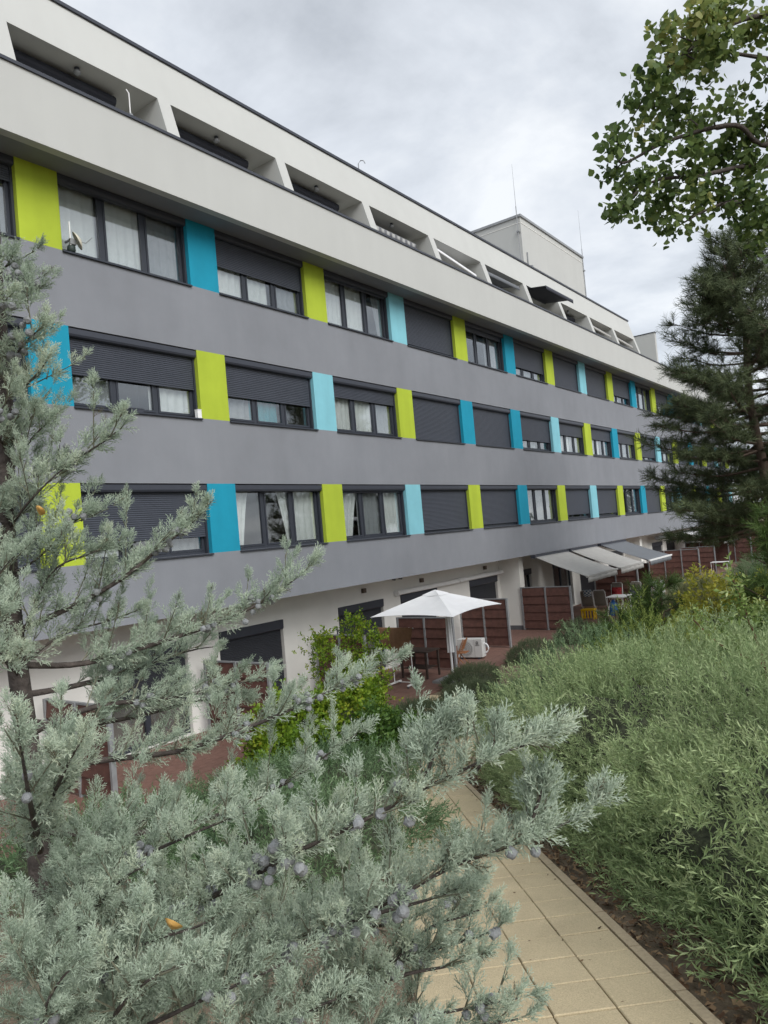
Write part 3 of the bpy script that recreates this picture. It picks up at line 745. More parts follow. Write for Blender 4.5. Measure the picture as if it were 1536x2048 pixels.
# garment rack with a brown cloth
t = thing('clothes_rack', 'white wheeled rack with a brown cloth hung over it', 'rack', (.30, 15.55, 0))
for x in (-.02, .58):
    obj('foot', MB().box(x - .022, x + .022, -.28, .28, .05, .085), WPAINT, t)
    for yy in (-.25, .25): obj('wheel', MB().tube([(x - .012, yy, .026), (x + .012, yy, .026)], .026, 10), DARKMET, t)
    obj('upright', MB().tube([(x, 0, .08), (x, 0, 1.52)], .014, 8), WPAINT, t)
obj('crossbar', MB().tube([(-.02, 0, .1), (.58, 0, .1)], .012, 6).tube([(-.02, .12, .07), (.58, .12, .07)], .01, 6), WPAINT, t)
obj('hanging_bar', MB().tube([(-.42, 0, 1.5), (.72, 0, 1.5)], .014, 8), WPAINT, t)
def cl(u, v):
    x = -.42 + 1.12 * u
    bot = 1.51 - .66 * math.sin(math.pi * min(1, max(0, u * .92 + .04))) ** .55
    z = 1.52 + (bot - 1.52) * v
    return (x + .05 * v * (.5 - u), -.03 - .03 * v + .012 * math.sin(u * 19 + v * 3) * v, z)
o = obj('cloth', MB().grid(cl, 26, 12).mesh('cloth', True), BROWNCL, t); o.modifiers.new('thickness', 'SOLIDIFY').thickness = .008

# terrace table in the shade and wooden folding chair
DWOOD = mat('dark_wood', (.05, .035, .028), .6, .15, 10); TEAK = mat('teak_wood', (.30, .13, .055), .6, .2, 18)
t = thing('terrace_table', 'dark terrace table in the shade under the parasol', 'table', (.35, 16.7, 0))
obj('table_top', MB().box(-.45, .45, -.35, .35, .70, .73), DWOOD, t)
for sx in (-.4, .4):
    for sy in (-.3, .3): obj('leg', MB().box(sx - .025, sx + .025, sy - .025, sy + .025, 0, .70), DWOOD, t)
obj('shelf', MB().box(-.37, .37, -.27, .27, .25, .27), DWOOD, t)
t = thing('folding_chair', 'orange-brown slatted wooden chair beside the air conditioner', 'chair', (.85, 18.05, 0), math.radians(-75))
for s in (-.2, .2):
    obj('leg', MB().tube([(s, -.2, 0), (s, .16, .82)], .014, 6), TEAK, t); obj('leg', MB().tube([(s * .9, .22, 0), (s * .9, -.14, .44)], .014, 6), TEAK, t)
for i in range(5): obj('seat_slat', MB().box(-.2, .2, -.16 + i * .075, -.10 + i * .075, .42, .435), TEAK, t)
for i in range(5): obj('back_slat', MB().box(-.19, .19, -.008, .008, 0, .05), TEAK, t, (0, .055 + i * .026, .50 + i * .062), (math.radians(-23), 0, 0))

# air conditioner outdoor units
ACW = mat('ac_casing', (.60, .60, .585), .45, .03, 6); GRILL = mat('grille_grey', (.36, .36, .35), .5, .05, 6)
def text(name, s, size, m, parent, loc, rot):
    c = bpy.data.curves.new(name, 'FONT'); c.body = s; c.size = size; c.extrude = .001; c.materials.append(m)
    tmp = bpy.data.objects.new(name, c); me = bpy.data.meshes.new_from_object(tmp); bpy.data.objects.remove(tmp)
    return obj(name, me, m, parent, loc, rot)
t = thing('air_conditioner', 'white outdoor air conditioner with round fan grille in front of a plank screen', 'air conditioner', (.45, 19.35, 0), math.radians(9))
bevel(obj('casing', MB().box(-.40, .40, -.15, .15, .05, .60), ACW, t), .012)
obj('fan_grille', MB().tube([(-.12, -.151, .32), (-.12, -.162, .32)], .225, 28), GRILL, t)
rg = MB()
for r in (.06, .11, .16, .21):
    rg.tube([(-.12 + r * math.cos(a), -.170, .32 + r * math.sin(a)) for a in [i * math.pi / 14 for i in range(29)]], .004, 4)
obj('grille_rings', rg, ACW, t)
obj('side_panel', MB().box(.155, .162, -.158, -.1505, .06, .59), GRILL, t)
obj('foot', MB().box(-.3, -.24, -.16, .16, 0, .05), DARKMET, t); obj('foot', MB().box(.24, .3, -.16, .16, 0, .05), DARKMET, t)
LOGO = mat('logo_black', (.03, .03, .03), .5, 0, 1)
lg = MB(); lg.tube([(.25 + .035 * math.cos(a), -.153, .49 + .035 * math.sin(a)) for a in [.6 + i * .28 for i in range(20)]], .008, 5)
lg.box(.245, .285, -.157, -.151, .482, .498); obj('emblem', lg, LOGO, t)
text('lettering', 'GREE', .055, LOGO, t, (.185, -.1525, .40), (math.pi / 2, 0, 0))
obj('pipe_loop', MB().tube([(.40 + .12 * math.cos(a), .06, .30 + .14 * math.sin(a)) for a in [-1.6 + i * .33 for i in range(13)]], .022, 8).mesh('pipe_loop', True), CANVAS, t)
t = thing('air_conditioner', 'white air conditioner seen from its slatted side below the awnings', 'air conditioner', (2.05, 33.3, 0), math.radians(0))
bevel(obj('casing', MB().box(-.16, .16, -.4, .4, .3, .85), ACW, t), .012)
sl = MB()
for i in range(10): sl.box(-.14, .02, -.405, -.401, .33 + i * .05, .35 + i * .05)
obj('side_slots', sl, DARKMET, t); obj('stand', MB().box(-.15, -.1, -.3, .3, 0, .3).box(.1, .15, -.3, .3, 0, .3), DARKMET, t)

# seats and table under the grey awnings
TAUPE = mat('taupe_mesh', (.20, .175, .15), .8, .06, 20); YEL = mat('yellow_plastic', (.75, .46, .01), .45, .04, 5); BLUE = mat('blue_plastic', (.02, .12, .42), .5, .2, 6)
CHECK = bpy.data.materials.new('checked_cloth'); CHECK.use_nodes = True
_t = CHECK.node_tree; _b = _t.nodes['Principled BSDF']; _b.inputs['Roughness'].default_value = .9
_c = N(_t, 'ShaderNodeTexChecker'); _c.inputs['Scale'].default_value = 14; _c.inputs[1].default_value = (.62, .64, .64, 1); _c.inputs[2].default_value = (.10, .15, .22, 1)
_g = N(_t, 'ShaderNodeTexCoord'); _t.links.new(_g.outputs['Object'], _c.inputs[0]); _t.links.new(_c.outputs[0], _b.inputs[0])
def camp_chair(x, y, rz, label):
    t = thing('camping_chair', label, 'chair', (x, y, 0), rz, 'white-framed camping chairs under the awnings')
    fr = MB()
    for s in (-.24, .24):
        obj('leg', MB().tube([(s, .25, 0), (s, -.15, .45), (s, -.2, .5)], .013, 6), WPAINT, t); obj('leg', MB().tube([(s, -.3, 0), (s, .2, .45)], .013, 6), WPAINT, t)
    obj('back_frame', MB().tube([(-.24, .2, .42), (-.23, .34, 1.0), (-.18, .36, 1.06), (.18, .36, 1.06), (.23, .34, 1.0), (.24, .2, .42)], .013, 6), WPAINT, t)
    obj('backrest', MB().grid(lambda u, v: (-.225 + .45 * u, .205 + .145 * v + .02 * math.sin(math.pi * u), .44 + .6 * v), 8, 6).mesh('backrest', True), TAUPE, t).modifiers.new('thickness', 'SOLIDIFY').thickness = .01
    obj('seat', MB().grid(lambda u, v: (-.225 + .45 * u, -.25 + .45 * v, .44 - .02 * math.sin(math.pi * u)), 6, 6).mesh('seat', True), TAUPE, t).modifiers.new('thickness', 'SOLIDIFY').thickness = .01
    return t
PI = math.pi
camp_chair(.75, 28.3, PI + .15, 'camping chair with a checked towel over its back')
camp_chair(1.25, 28.4, PI + .1, 'camping chair between the towel-draped one and the table')
camp_chair(1.05, 30.6, .1, 'camping chair behind the table with a red cushion')
camp_chair(1.75, 30.7, -.1, 'camping chair behind the table with a black ball on it')
t = thing('towel', 'blue and white checked towel hung over a camping chair back', 'towel', (.75, 28.3, 0), PI + .15)
def tw(u, v):
    s = v * 2 - 1
    return (-.2 + .3 * u, .365 + (.022 if s > 0 else -.034) * min(1, abs(s) * 6) - max(0, -s) * .05 + (0 if s < 0 else -.05 * s), 1.082 - .26 * abs(s) + .005 * math.sin(u * 9))
obj('cloth', MB().grid(tw, 8, 12).mesh('cloth', True), CHECK, t).modifiers.new('thickness', 'SOLIDIFY').thickness = .008
RED = mat('red_cushion', (.30, .03, .035), .85, .5, 14)
t = thing('cushion', 'red patterned cushion standing on a camping chair behind the table', 'cushion', (1.05, 30.6, .455)); 
def cu(u, v):
    a = (u - .5) * 2; b = (v - .5) * 2
    return a, b
cm = MB()
for sgn in (-1, 1):
    cm.grid(lambda u, v: (.21 * (2 * u - 1), .10 + .1 * v + sgn * .06 * math.cos((u - .5) * PI) * math.cos((v - .5) * PI) + .0, .0 + .42 * v), 8, 8)
obj('cover', cm.mesh('cover', True), RED, t)
t = thing('black_ball', 'black ball lying on the camping chair nearest the white awning edge', 'ball', (1.72, 30.65, .47))
me = bpy.data.meshes.new('ball'); import bmesh
bm = bmesh.new(); bmesh.ops.create_icosphere(bm, subdivisions=3, radius=.15); bmesh.ops.translate(bm, vec=(0, 0, .15), verts=bm.verts); bm.to_mesh(me); bm.free()
me.polygons.foreach_set('use_smooth', [True] * len(me.polygons)); obj('ball', me, CANVN, t); obj('valve', MB().tube([(.0, -.149, .15), (0, -.153, .15)], .012, 8), GALV, t)
t = thing('camping_table', 'white folding table among the camping chairs', 'table', (1.72, 29.0, 0))
bevel(obj('table_top', MB().box(-.38, .38, -.5, .5, .69, .72), WPAINT, t), .008)
for s in (-.3, .3): 
    for q in (-.42, .42): obj('leg', MB().tube([(s, q, .69), (s * 1.15, q * 1.02, 0)], .014, 6), WPAINT, t)
obj('stretcher', MB().tube([(-.32, -.425, .35), (.32, -.425, .35)], .011, 6), WPAINT, t)
t = thing('plastic_stool', 'yellow plastic stool in front of the camping chairs', 'stool', (1.0, 27.55, 0), .1)
bevel(obj('seat', MB().box(-.27, .27, -.17, .17, .34, .40), YEL, t), .01)
for s in (-.23, .23):
    for q in (-.13, .13): obj('leg', MB().box(s - .025, s + .025, q - .025, q + .025, 0, .34), YEL, t)
for i in range(3): obj('panel_rib', MB().box(-.13 + i * .11, -.08 + i * .11, -.16, -.15, .05, .34), YEL, t)
t = thing('blue_bag', 'bright blue bag on the floor below the camping table', 'bag', (1.62, 28.6, 0))
def bg(u, v):
    a = u * 2 * PI; r = .19 * (1 - .35 * v ** 2) * (1 + .08 * math.sin(u * 31) + .05 * math.sin(v * 17)); return (r * math.cos(a), .8 * r * math.sin(a), .52 * v)
obj('sack', MB().grid(bg, 28, 8).mesh('sack', True), BLUE, t); obj('knot', MB().tube([(0, 0, .5), (.02, 0, .6)], [.09, .05], 8), BLUE, t)
t = thing('umbrella_stand', 'white round umbrella stand beside the camping table', 'umbrella stand', (2.12, 29.1, 0))
obj('disc', MB().tube([(0, 0, 0), (0, 0, .06), (0, 0, .1)], [.27, .26, .1], 20), WPAINT, t); obj('sleeve', MB().tube([(0, 0, .1), (0, 0, .36)], .03, 10), WPAINT, t)
t = thing('garden_table', 'small white metal table in front of a far plank screen', 'table', (2.1, 45.2, 0))
obj('table_top', MB().box(-.45, .45, -.3, .3, .7, .73), WPAINT, t)
for s in (-.42, .42): 
    for q in (-.27, .27): obj('leg', MB().tube([(s, q, 0), (s, q, .7)], .014, 6), WPAINT, t)
t = thing('garden_bench', 'dark low bench below the grey awning, beside the slatted air conditioner', 'bench', (2.05, 31.2, 0))
obj('seat', MB().box(-.35, .35, -.3, .3, .38, .43), DWOOD, t); obj('leg', MB().box(-.33, -.27, -.28, .28, 0, .38), DWOOD, t); obj('leg', MB().box(.27, .33, -.28, .28, 0, .38), DWOOD, t)
t = thing('garden_tap', 'small black garden tap above the vine-grown screen', 'tap', (-.25, 14.04, 1.575))
obj('spout', MB().tube([(0, 0, 0), (0, 0, .16)], .018, 6).tube([(0, 0, .10), (.1, 0, .10)], .014, 6), DARKMET, t); obj('lever', MB().box(-.02, .02, -.01, .01, .16, .2), DARKMET, t)

DRY=[(10.895,0.691,3.386),(10.112,0.958,4.081)]
# ------------------------------------------------------------------ Arizona cypress in the foreground
def pyr(base, tip, r0, V, F):
    """three-sided tapering twiglet"""
    d = tip - base; d = d / np.linalg.norm(d)
    ref = np.array([0, 0, 1.]) if abs(d[2]) < .9 else np.array([1., 0, 0])
    a = np.cross(d, ref); a /= np.linalg.norm(a); c = np.cross(d, a)
    b = len(V)
    for k in range(3):
        th = 2 * np.pi * k / 3; V.append(base + r0 * (a * np.cos(th) + c * np.sin(th)))
    V.append(tip)
    for k in range(3): F.append((b + k, b + (k + 1) % 3, b + 3))
def rotdir(d, ang, az):
    ref = np.array([0, 0, 1.]) if abs(d[2]) < .9 else np.array([1., 0, 0])
    a = np.cross(d, ref); a /= np.linalg.norm(a); c = np.cross(d, a)
    return d * np.cos(ang) + (a * np.cos(az) + c * np.sin(az)) * np.sin(ang)
def blade(base, tip, w, V, F, r):
    """one flat tapering twiglet"""
    d = tip - base; q = np.cross(d, r.normal(size=3)); q = q / (np.linalg.norm(q) + 1e-9) * w
    b = len(V); V += [base - q, base + q, tip]; F.append((b, b + 1, b + 2))
def spray(seed, n=10):
    """feathery unit-length cypress spray along +z"""
    r = np.random.default_rng(seed); V, F, T = [], [], []
    ax = np.array([0, 0, 1.]); r0 = .0185
    bend = r.normal(0, .05, 2)
    def axis(t): return np.array([bend[0] * t * t * 2, bend[1] * t * t * 2, t])
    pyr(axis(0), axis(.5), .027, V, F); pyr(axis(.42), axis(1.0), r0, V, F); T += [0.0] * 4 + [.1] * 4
    az = r.uniform(0, 6.28)
    for i in range(n):
        t = .10 + .80 * i / n
        az += 2.4 + r.normal(0, .3)
        L = (.40 * (1 - t) + .13) * r.uniform(.8, 1.15)
        d = rotdir(ax, r.uniform(.6, .85), az); b0 = axis(t)
        mid = b0 + d * L * .55; d2 = d * .75 + ax * .35; d2 /= np.linalg.norm(d2); tip = mid + d2 * L * .5
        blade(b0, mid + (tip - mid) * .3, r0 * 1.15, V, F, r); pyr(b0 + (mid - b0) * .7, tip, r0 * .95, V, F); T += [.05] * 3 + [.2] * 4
        m = 4 if L > .28 else 2
        a2 = r.uniform(0, 6.28)
        for k in range(m):
            u = .3 + .6 * k / m; a2 += 2.2 + r.normal(0, .4)
            p = b0 + (tip - b0) * u; dd = rotdir(d, r.uniform(.6, .95), a2) * .8 + ax * .3; dd /= np.linalg.norm(dd)
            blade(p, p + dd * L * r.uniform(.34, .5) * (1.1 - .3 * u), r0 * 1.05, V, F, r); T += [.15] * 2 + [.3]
    return np.array(V), np.array(F), np.array(T)
sp = [spray(i) for i in range(7)]
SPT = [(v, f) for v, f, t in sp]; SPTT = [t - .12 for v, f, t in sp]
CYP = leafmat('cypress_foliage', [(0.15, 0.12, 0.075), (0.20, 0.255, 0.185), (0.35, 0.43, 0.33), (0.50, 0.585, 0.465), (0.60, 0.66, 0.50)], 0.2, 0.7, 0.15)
CY = {
 'trunk':[(9.957,0.974,4.895),(9.948,0.974,4.723),(9.932,0.984,4.458),(9.910,0.987,4.273),(9.880,0.987,4.032),(9.853,1.000,3.828),(9.853,1.006,3.664),(9.857,1.017,3.457),(9.855,1.023,3.266),(9.875,1.023,2.987),(9.906,1.032,2.687),(9.980,1.032,2.177)],
 'b1':[(9.940,0.978,4.456),(10.086,0.959,4.514),(10.194,0.975,4.554)],
 'b1b':[(9.944,0.972,4.670),(10.096,0.960,4.678),(10.167,0.950,4.674)],
 'b1c':[(9.932,0.966,4.617),(10.159,0.885,4.595),(10.238,0.881,4.596)],
 'b2':[(9.902,0.985,4.193),(10.007,1.037,4.201),(10.154,1.081,4.243),(10.292,1.119,4.304)],
 'b3':[(9.878,0.986,4.006),(9.992,1.032,4.036),(10.090,1.078,4.073),(10.147,1.082,4.100)],
 'b4':[(9.846,0.997,3.781),(9.947,1.069,3.821),(10.085,1.169,3.892),(10.175,1.257,3.976),(10.235,1.335,4.045),(10.282,1.367,4.110)],
 'b5':[(9.847,1.001,3.692),(9.954,1.142,3.675),(10.096,1.308,3.712),(10.251,1.420,3.760),(10.372,1.507,3.826),(10.482,1.585,3.917)],
 'b6':[(9.852,1.012,3.499),(9.965,1.155,3.551),(10.050,1.343,3.537),(10.180,1.500,3.554),(10.279,1.572,3.573)],
 'b6b':[(9.854,1.017,3.396),(9.963,1.159,3.400),(10.102,1.324,3.394),(10.269,1.445,3.445),(10.413,1.549,3.504),(10.546,1.645,3.569),(10.673,1.711,3.624)],
 'b7':[(9.856,1.025,3.238),(9.943,1.216,3.170),(10.089,1.385,3.171),(10.236,1.491,3.226),(10.370,1.550,3.300),(10.483,1.606,3.379),(10.550,1.653,3.417)],
 'b8':[(9.900,1.006,2.936),(10.555,0.919,3.222),(10.842,0.877,3.366),(10.970,0.868,3.439),(11.060,0.884,3.482),(11.154,0.914,3.529),(11.232,0.944,3.570),(11.311,0.989,3.606),(11.369,1.031,3.625),(11.414,1.063,3.646)],
 'b8a':[(11.203,0.936,3.550),(11.242,0.937,3.623),(11.261,0.950,3.681)],
 'b8b':[(11.288,0.973,3.587),(11.323,0.972,3.629),(11.334,0.979,3.668)],
 'b9':[(9.959,0.994,2.766),(10.658,0.937,3.101),(10.933,0.947,3.253),(11.103,0.970,3.351),(11.199,1.014,3.406),(11.291,1.055,3.442),(11.376,1.104,3.478),(11.446,1.141,3.532)],
 'b9a':[(11.311,1.070,3.448),(11.346,1.068,3.526),(11.359,1.076,3.564)],
 'b10':[(10.591,1.082,2.885),(10.880,1.101,3.086),(11.042,1.156,3.160),(11.132,1.196,3.191),(11.197,1.218,3.229)],
 'b10b':[(10.784,1.099,2.919),(10.987,1.145,3.017),(11.109,1.209,3.047),(11.207,1.281,3.060)],
 'b11':[(9.906,1.006,3.069),(10.361,0.898,3.272),(10.611,0.892,3.384),(10.750,0.930,3.442),(10.838,0.994,3.468)],
 'b11b':[(9.903,1.005,3.029),(10.267,0.892,3.244),(10.440,0.891,3.365),(10.574,0.925,3.444)],
 'b12':[(9.958,0.976,3.222),(10.456,0.710,3.512),(10.603,0.627,3.663),(10.653,0.599,3.737)],
 'b12b':[(9.953,0.970,3.287),(10.446,0.766,3.512),(10.629,0.709,3.625),(10.680,0.720,3.671)],
 'b13':[(9.954,0.988,2.831),(10.583,0.753,3.214),(10.751,0.749,3.304),(10.846,0.781,3.338),(10.919,0.808,3.383)],
 'b14':[(9.966,1.001,2.726),(10.570,0.812,3.058),(10.810,0.797,3.195),(10.962,0.844,3.271),(11.018,0.884,3.298)],
 'b15':[(9.950,0.982,2.897),(10.531,0.652,3.253),(10.619,0.588,3.358),(10.658,0.551,3.440)],
 'b16':[(9.966,1.001,2.726),(10.646,0.614,3.215),(10.772,0.577,3.335),(10.837,0.599,3.386)],
 'b17':[(9.983,1.020,2.567),(10.772,0.836,3.057),(10.954,0.842,3.173),(11.045,0.845,3.232),(11.118,0.859,3.268)],
 'b18':[(10.013,1.047,2.434),(10.787,0.912,2.997),(11.049,0.977,3.100),(11.165,1.023,3.135)],
 'b21':[(9.910,1.016,2.868),(10.332,1.136,2.984),(10.629,1.227,3.096),(10.808,1.297,3.083),(10.967,1.350,3.151),(11.041,1.403,3.187)],
 'b28':[(9.851,1.007,3.609),(9.878,1.151,3.606),(9.919,1.305,3.620),(9.986,1.478,3.650),(10.076,1.543,3.656)],
 'b29':[(9.856,1.013,3.540),(9.868,1.148,3.492),(9.887,1.349,3.472),(9.998,1.492,3.492),(10.111,1.639,3.465)],
 'b31':[(9.851,1.004,3.677),(9.905,1.103,3.758),(9.975,1.216,3.783),(10.071,1.285,3.816)],
 'b32':[(9.851,1.002,3.732),(9.994,1.037,3.929),(10.119,1.066,3.973),(10.184,1.113,3.992)],
 'b33':[(9.902,0.985,4.193),(10.031,0.990,4.282),(10.136,1.003,4.331)],
 'b34':[(9.979,1.014,2.633),(10.754,0.692,3.236),(10.918,0.685,3.341),(10.991,0.712,3.369)],
 'b35':[(10.423,0.955,2.980),(10.775,1.021,3.167),(10.969,1.074,3.247),(11.090,1.136,3.283),(11.162,1.176,3.322)],
 'b36':[(10.517,1.029,2.849),(10.836,1.071,3.041),(10.992,1.120,3.117),(11.081,1.161,3.140),(11.158,1.191,3.173)],
 'b37':[(10.579,1.079,2.754),(10.916,1.133,2.953),(11.047,1.191,2.991),(11.152,1.243,3.013),(11.200,1.277,3.027)],
 'b39':[(10.760,1.078,3.024),(10.949,1.114,3.118),(11.038,1.151,3.199),(11.112,1.180,3.231),(11.168,1.220,3.254)],
 'b43':[(9.963,0.991,2.922),(10.432,0.828,3.235),(10.580,0.808,3.345),(10.681,0.819,3.398)],
 'b44':[(9.946,0.972,4.723),(10.080,0.946,4.730),(10.127,0.943,4.753)],
 'b45':[(9.927,0.983,4.405),(10.022,0.978,4.414),(10.116,0.983,4.447),(10.174,0.987,4.486)],
 'b46':[(9.910,0.987,4.273),(10.025,0.983,4.322),(10.091,1.005,4.378)],
 'b47':[(9.883,0.988,4.059),(10.018,0.985,4.127),(10.094,1.015,4.184),(10.157,1.035,4.215)],
 'b48':[(9.872,0.985,3.938),(9.995,0.999,3.972),(10.083,1.037,4.042)],
 'b24':[(9.852,1.002,3.746),(9.912,0.917,3.878),(10.002,0.918,3.965),(10.056,0.956,4.010)],
 'b25':[(9.910,0.987,4.273),(10.013,0.912,4.319),(10.093,0.908,4.368),(10.126,0.930,4.401)],
 'b26':[(9.854,0.998,3.897),(9.921,0.920,3.982),(9.940,0.930,4.084),(9.977,0.955,4.145)],
 'b27':[(9.853,1.006,3.664),(10.031,0.886,3.733),(10.069,0.849,3.800),(10.146,0.841,3.884)],
}
cy = thing('cypress_tree', 'silvery blue-green cypress with grey cones filling the left foreground', 'tree', (9.93, 1.03, 2.05))
CO = np.array([9.93, 1.03, 2.05])
tr_pts = catmull(CY['trunk'], 6)[::-1] - CO
rr = np.linspace(.036, .016, len(tr_pts))
ctr = obj('trunk', MB().tube([tuple(p) for p in np.vstack([[tr_pts[0] + np.array([0, 0, -.35])], tr_pts])], list(np.r_[.045, rr]), 10).mesh('trunk', True), BARK, cy)
# cone mesh: shield scales with a boss each
def conemesh(seed):
    r = np.random.default_rng(seed)
    bm = bmesh.new(); bmesh.ops.create_icosphere(bm, subdivisions=2, radius=1.0)
    k = np.arange(9) + .5; ph = np.arccos(1 - 2 * k / 9); th = np.pi * (1 + 5 ** .5) * k + r.uniform(0, 6)
    C = np.c_[np.cos(th) * np.sin(ph), np.sin(th) * np.sin(ph), np.cos(ph)]
    for v in bm.verts:
        p = np.array(v.co); dd = np.sort(C @ p)[::-1]
        edge = dd[0] - dd[1]
        h = 1.0 - .30 * np.exp(-edge / .06) + (.22 if dd[0] > .985 else 0) + .035 * r.normal()
        v.co = Vector(p * h)
    me = bpy.data.meshes.new('cone'); bm.to_mesh(me); bm.free(); me.materials.append(CONE)
    return me
CM_ = [conemesh(i) for i in range(4)]
def dens_len(name):
    return dict(b8=.068, b8a=.055, b8b=.055, b9=.07, b9a=.055, b10=.07, b10b=.07, b35=.075, b36=.075, b37=.075, b38=.075, b39=.07).get(name, .088)
# clusters of cones: branch -> [(position along branch 0..1, how many)]
CONES = dict(b1b=[(.75, 9), (.95, 6)], b1=[(.5, 6), (.8, 6)], b1c=[(.6, 7)], b2=[(.5, 10), (.6, 5)], b3=[(.5, 8), (.8, 6)], b4=[(.75, 6), (.85, 6), (.4, 4)], b5=[(.78, 10), (.6, 4), (.3, 4)], b6=[(.5, 5), (.8, 7)],
             b6b=[(.72, 9), (.85, 6), (.55, 4)], b7=[(.7, 5), (.85, 4)], b8=[(.66, 10), (.72, 8), (.55, 5), (.47, 4), (.86, 3), (.80, 4)], b9=[(.62, 6), (.70, 9), (.78, 9), (.9, 2), (.4, 3)], b10=[(.7, 4), (.95, 3)], b10b=[(.8, 5), (.6, 3)],
             b13=[(.62, 8), (.5, 3)], b11=[(.7, 9)], b14=[(.9, 3), (.5, 3)], b17=[(.9, 3)], b16=[(.8, 2)], b12=[(.8, 2)], b21=[(.8, 6), (.95, 4)], b22=[(.9, 4)], b26=[(.8, 6)], b25=[(.8, 4)])
nsp = 0
TOCAM = np.array([.55, -.45, .25])      # cones sit on the open, sunlit side of the boughs
for name, pts in CY.items():
    if name == 'trunk': continue
    C_ = catmull(pts, 10)
    seg = np.linalg.norm(np.diff(C_, axis=0), axis=1); cum = np.r_[0, np.cumsum(seg)]
    cut = cum[-1] - min(dens_len(name) * .45, cum[-1] * .4); q_ = cum <= cut; C_ = C_[q_]; cum = cum[q_]; L = cum[-1]
    rad = np.interp(cum / L, [0, .6, 1], [.010 if L > .5 else .0042, .0055 if L > .5 else .003, .0015])
    br = obj('branch', MB().tube([tuple(p - CO) for p in C_[::2]], list(rad[::2]), 6).mesh('branch', True), BARK, cy)
    def at(s):
        s = np.clip(s, 0, L); return np.stack([np.interp(s, cum, C_[:, i]) for i in range(3)], -1)
    def tan(s): return unit(at(np.asarray(s) + .01) - at(np.asarray(s) - .01))
    Lm = dens_len(name); gaps = [u * L for u, n in CONES.get(name, [])]
    P_, D_, S_, SH, TN_ = [], [], [], [], []
    def clothe(atf, tanf, L, start, step, Lm, m, ss, gaps=()):
        """sprays on the shoots of one bough, tapering to a pointed tip"""
        s = np.sort(rng.uniform(start, L, max(3, int((L - start) / step))))
        for g_ in gaps: s = s[(np.abs(s - g_) > .018) | (rng.random(len(s)) < .65)]
        s = np.r_[s, [L, L]]; t = s / L; n = len(s)
        l2 = Lm * rng.uniform(.7, 1.2, n) * np.interp(t, [0, .25, .6, 1], [.8, 1, .85, .38])
        T_ = tanf(s); rv = unit(rng.normal(size=(n, 3))); rv = unit(rv - T_ * np.sum(rv * T_, 1, keepdims=True))
        D2 = unit(T_ * (.5 + .6 * t * t)[:, None] + rv * (.58 - .2 * t)[:, None] + np.array([0, 0, .30]))
        D2[-2:] = unit(T_[-2:] + .12 * rv[-2:] + np.array([0, 0, .08]))
        B2 = atf(s); q0 = sum(len(x) for x in P_); tn0 = rng.normal(0, .085)
        for k in range(m):
            u = (k + .5) / m; d2 = unit(D2 + np.array([0, 0, .22]) * u); p = B2 + d2 * (l2 * u)[:, None]
            r2 = unit(rng.normal(size=(n, 3))); r2 = unit(r2 - d2 * np.sum(r2 * d2, 1, keepdims=True))
            P_.append(p); D_.append(unit(d2 * .8 + r2 * .58 * (1 - .5 * u) + np.array([0, 0, .06]))); S_.append(ss * (1 - .5 * u) * rng.uniform(.8, 1.2, n) * np.interp(t, [0, .7, 1], [1, 1, .7]))
        d2 = unit(D2 + np.array([0, 0, .22])); P_.append(B2 + d2 * (l2 * .85)[:, None]); D_.append(d2); S_.append(ss * .62 * rng.uniform(.8, 1.2, n))
        TN_.append(np.full(sum(len(x) for x in P_) - q0, tn0))
        for i in range(0, n, 4): SH.append((B2[i], B2[i] + unit(D2[i] + np.array([0, 0, .12])) * l2[i] * .8))
    start = .18 * L if L > .5 else .08 * L
    near = name in ('b8', 'b9', 'b8a', 'b8b', 'b9a', 'b4', 'b5', 'b6b')
    clothe(at, tan, L, start, .018 if near else .029, Lm * .9, 5 if near else 4, .070, gaps)
    # pointed side plumes
    npl = int((L - start) / (.036 if name in ('b8', 'b9') else .057)); az = rng.uniform(0, 6.28)
    for q in range(npl):
        s0 = start + (L - start) * (q + rng.uniform(.1, .9)) / npl * .93
        if any(abs(s0 - g_) < .006 for g_ in gaps): continue
        p0, t0 = at(s0), tan(s0); az += 2.4 + rng.normal(0, .5)
        rv = rotdir(t0, math.pi / 2, az); d0 = unit(t0 * rng.uniform(.35, .6) + rv * .55 + np.array([0, 0, .50]))
        Lp = rng.uniform(.11, .20) * np.interp(s0 / L, [0, .5, 1], [1, 1, .55]) * (Lm / .088)
        cu = lambda s, p0=p0, d0=d0, Lp=Lp: p0 + d0 * np.asarray(s)[..., None] + np.array([0, 0, .8]) * (np.asarray(s)[..., None] ** 2)
        clothe(cu, lambda s, cu=cu: unit(cu(np.asarray(s) + .005) - cu(np.asarray(s) - .005)), Lp, .012, .0145, .040, 2, .052)
        SH.append((p0, cu(Lp * .9)))
    P_ = np.concatenate(P_); D_ = np.concatenate(D_); S_ = np.concatenate(S_)
    brt = rng.uniform(-.12, .10) + .62
    tint = np.clip(brt + np.concatenate(TN_) + rng.normal(0, .09, len(P_)), .2, .97)
    dead = rng.random(len(P_)) < .025; tint[dead] = 0.02; S_[dead] *= .8
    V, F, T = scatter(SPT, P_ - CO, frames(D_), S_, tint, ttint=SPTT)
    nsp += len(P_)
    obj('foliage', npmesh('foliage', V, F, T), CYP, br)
    # woody shoots
    sh = MB()
    for p, e_ in SH: sh.tube([tuple(p - CO), tuple(e_ - CO)], [.0022, .001], 3, False)
    tag(obj('shoots', sh, STEM, br), kind='stuff')
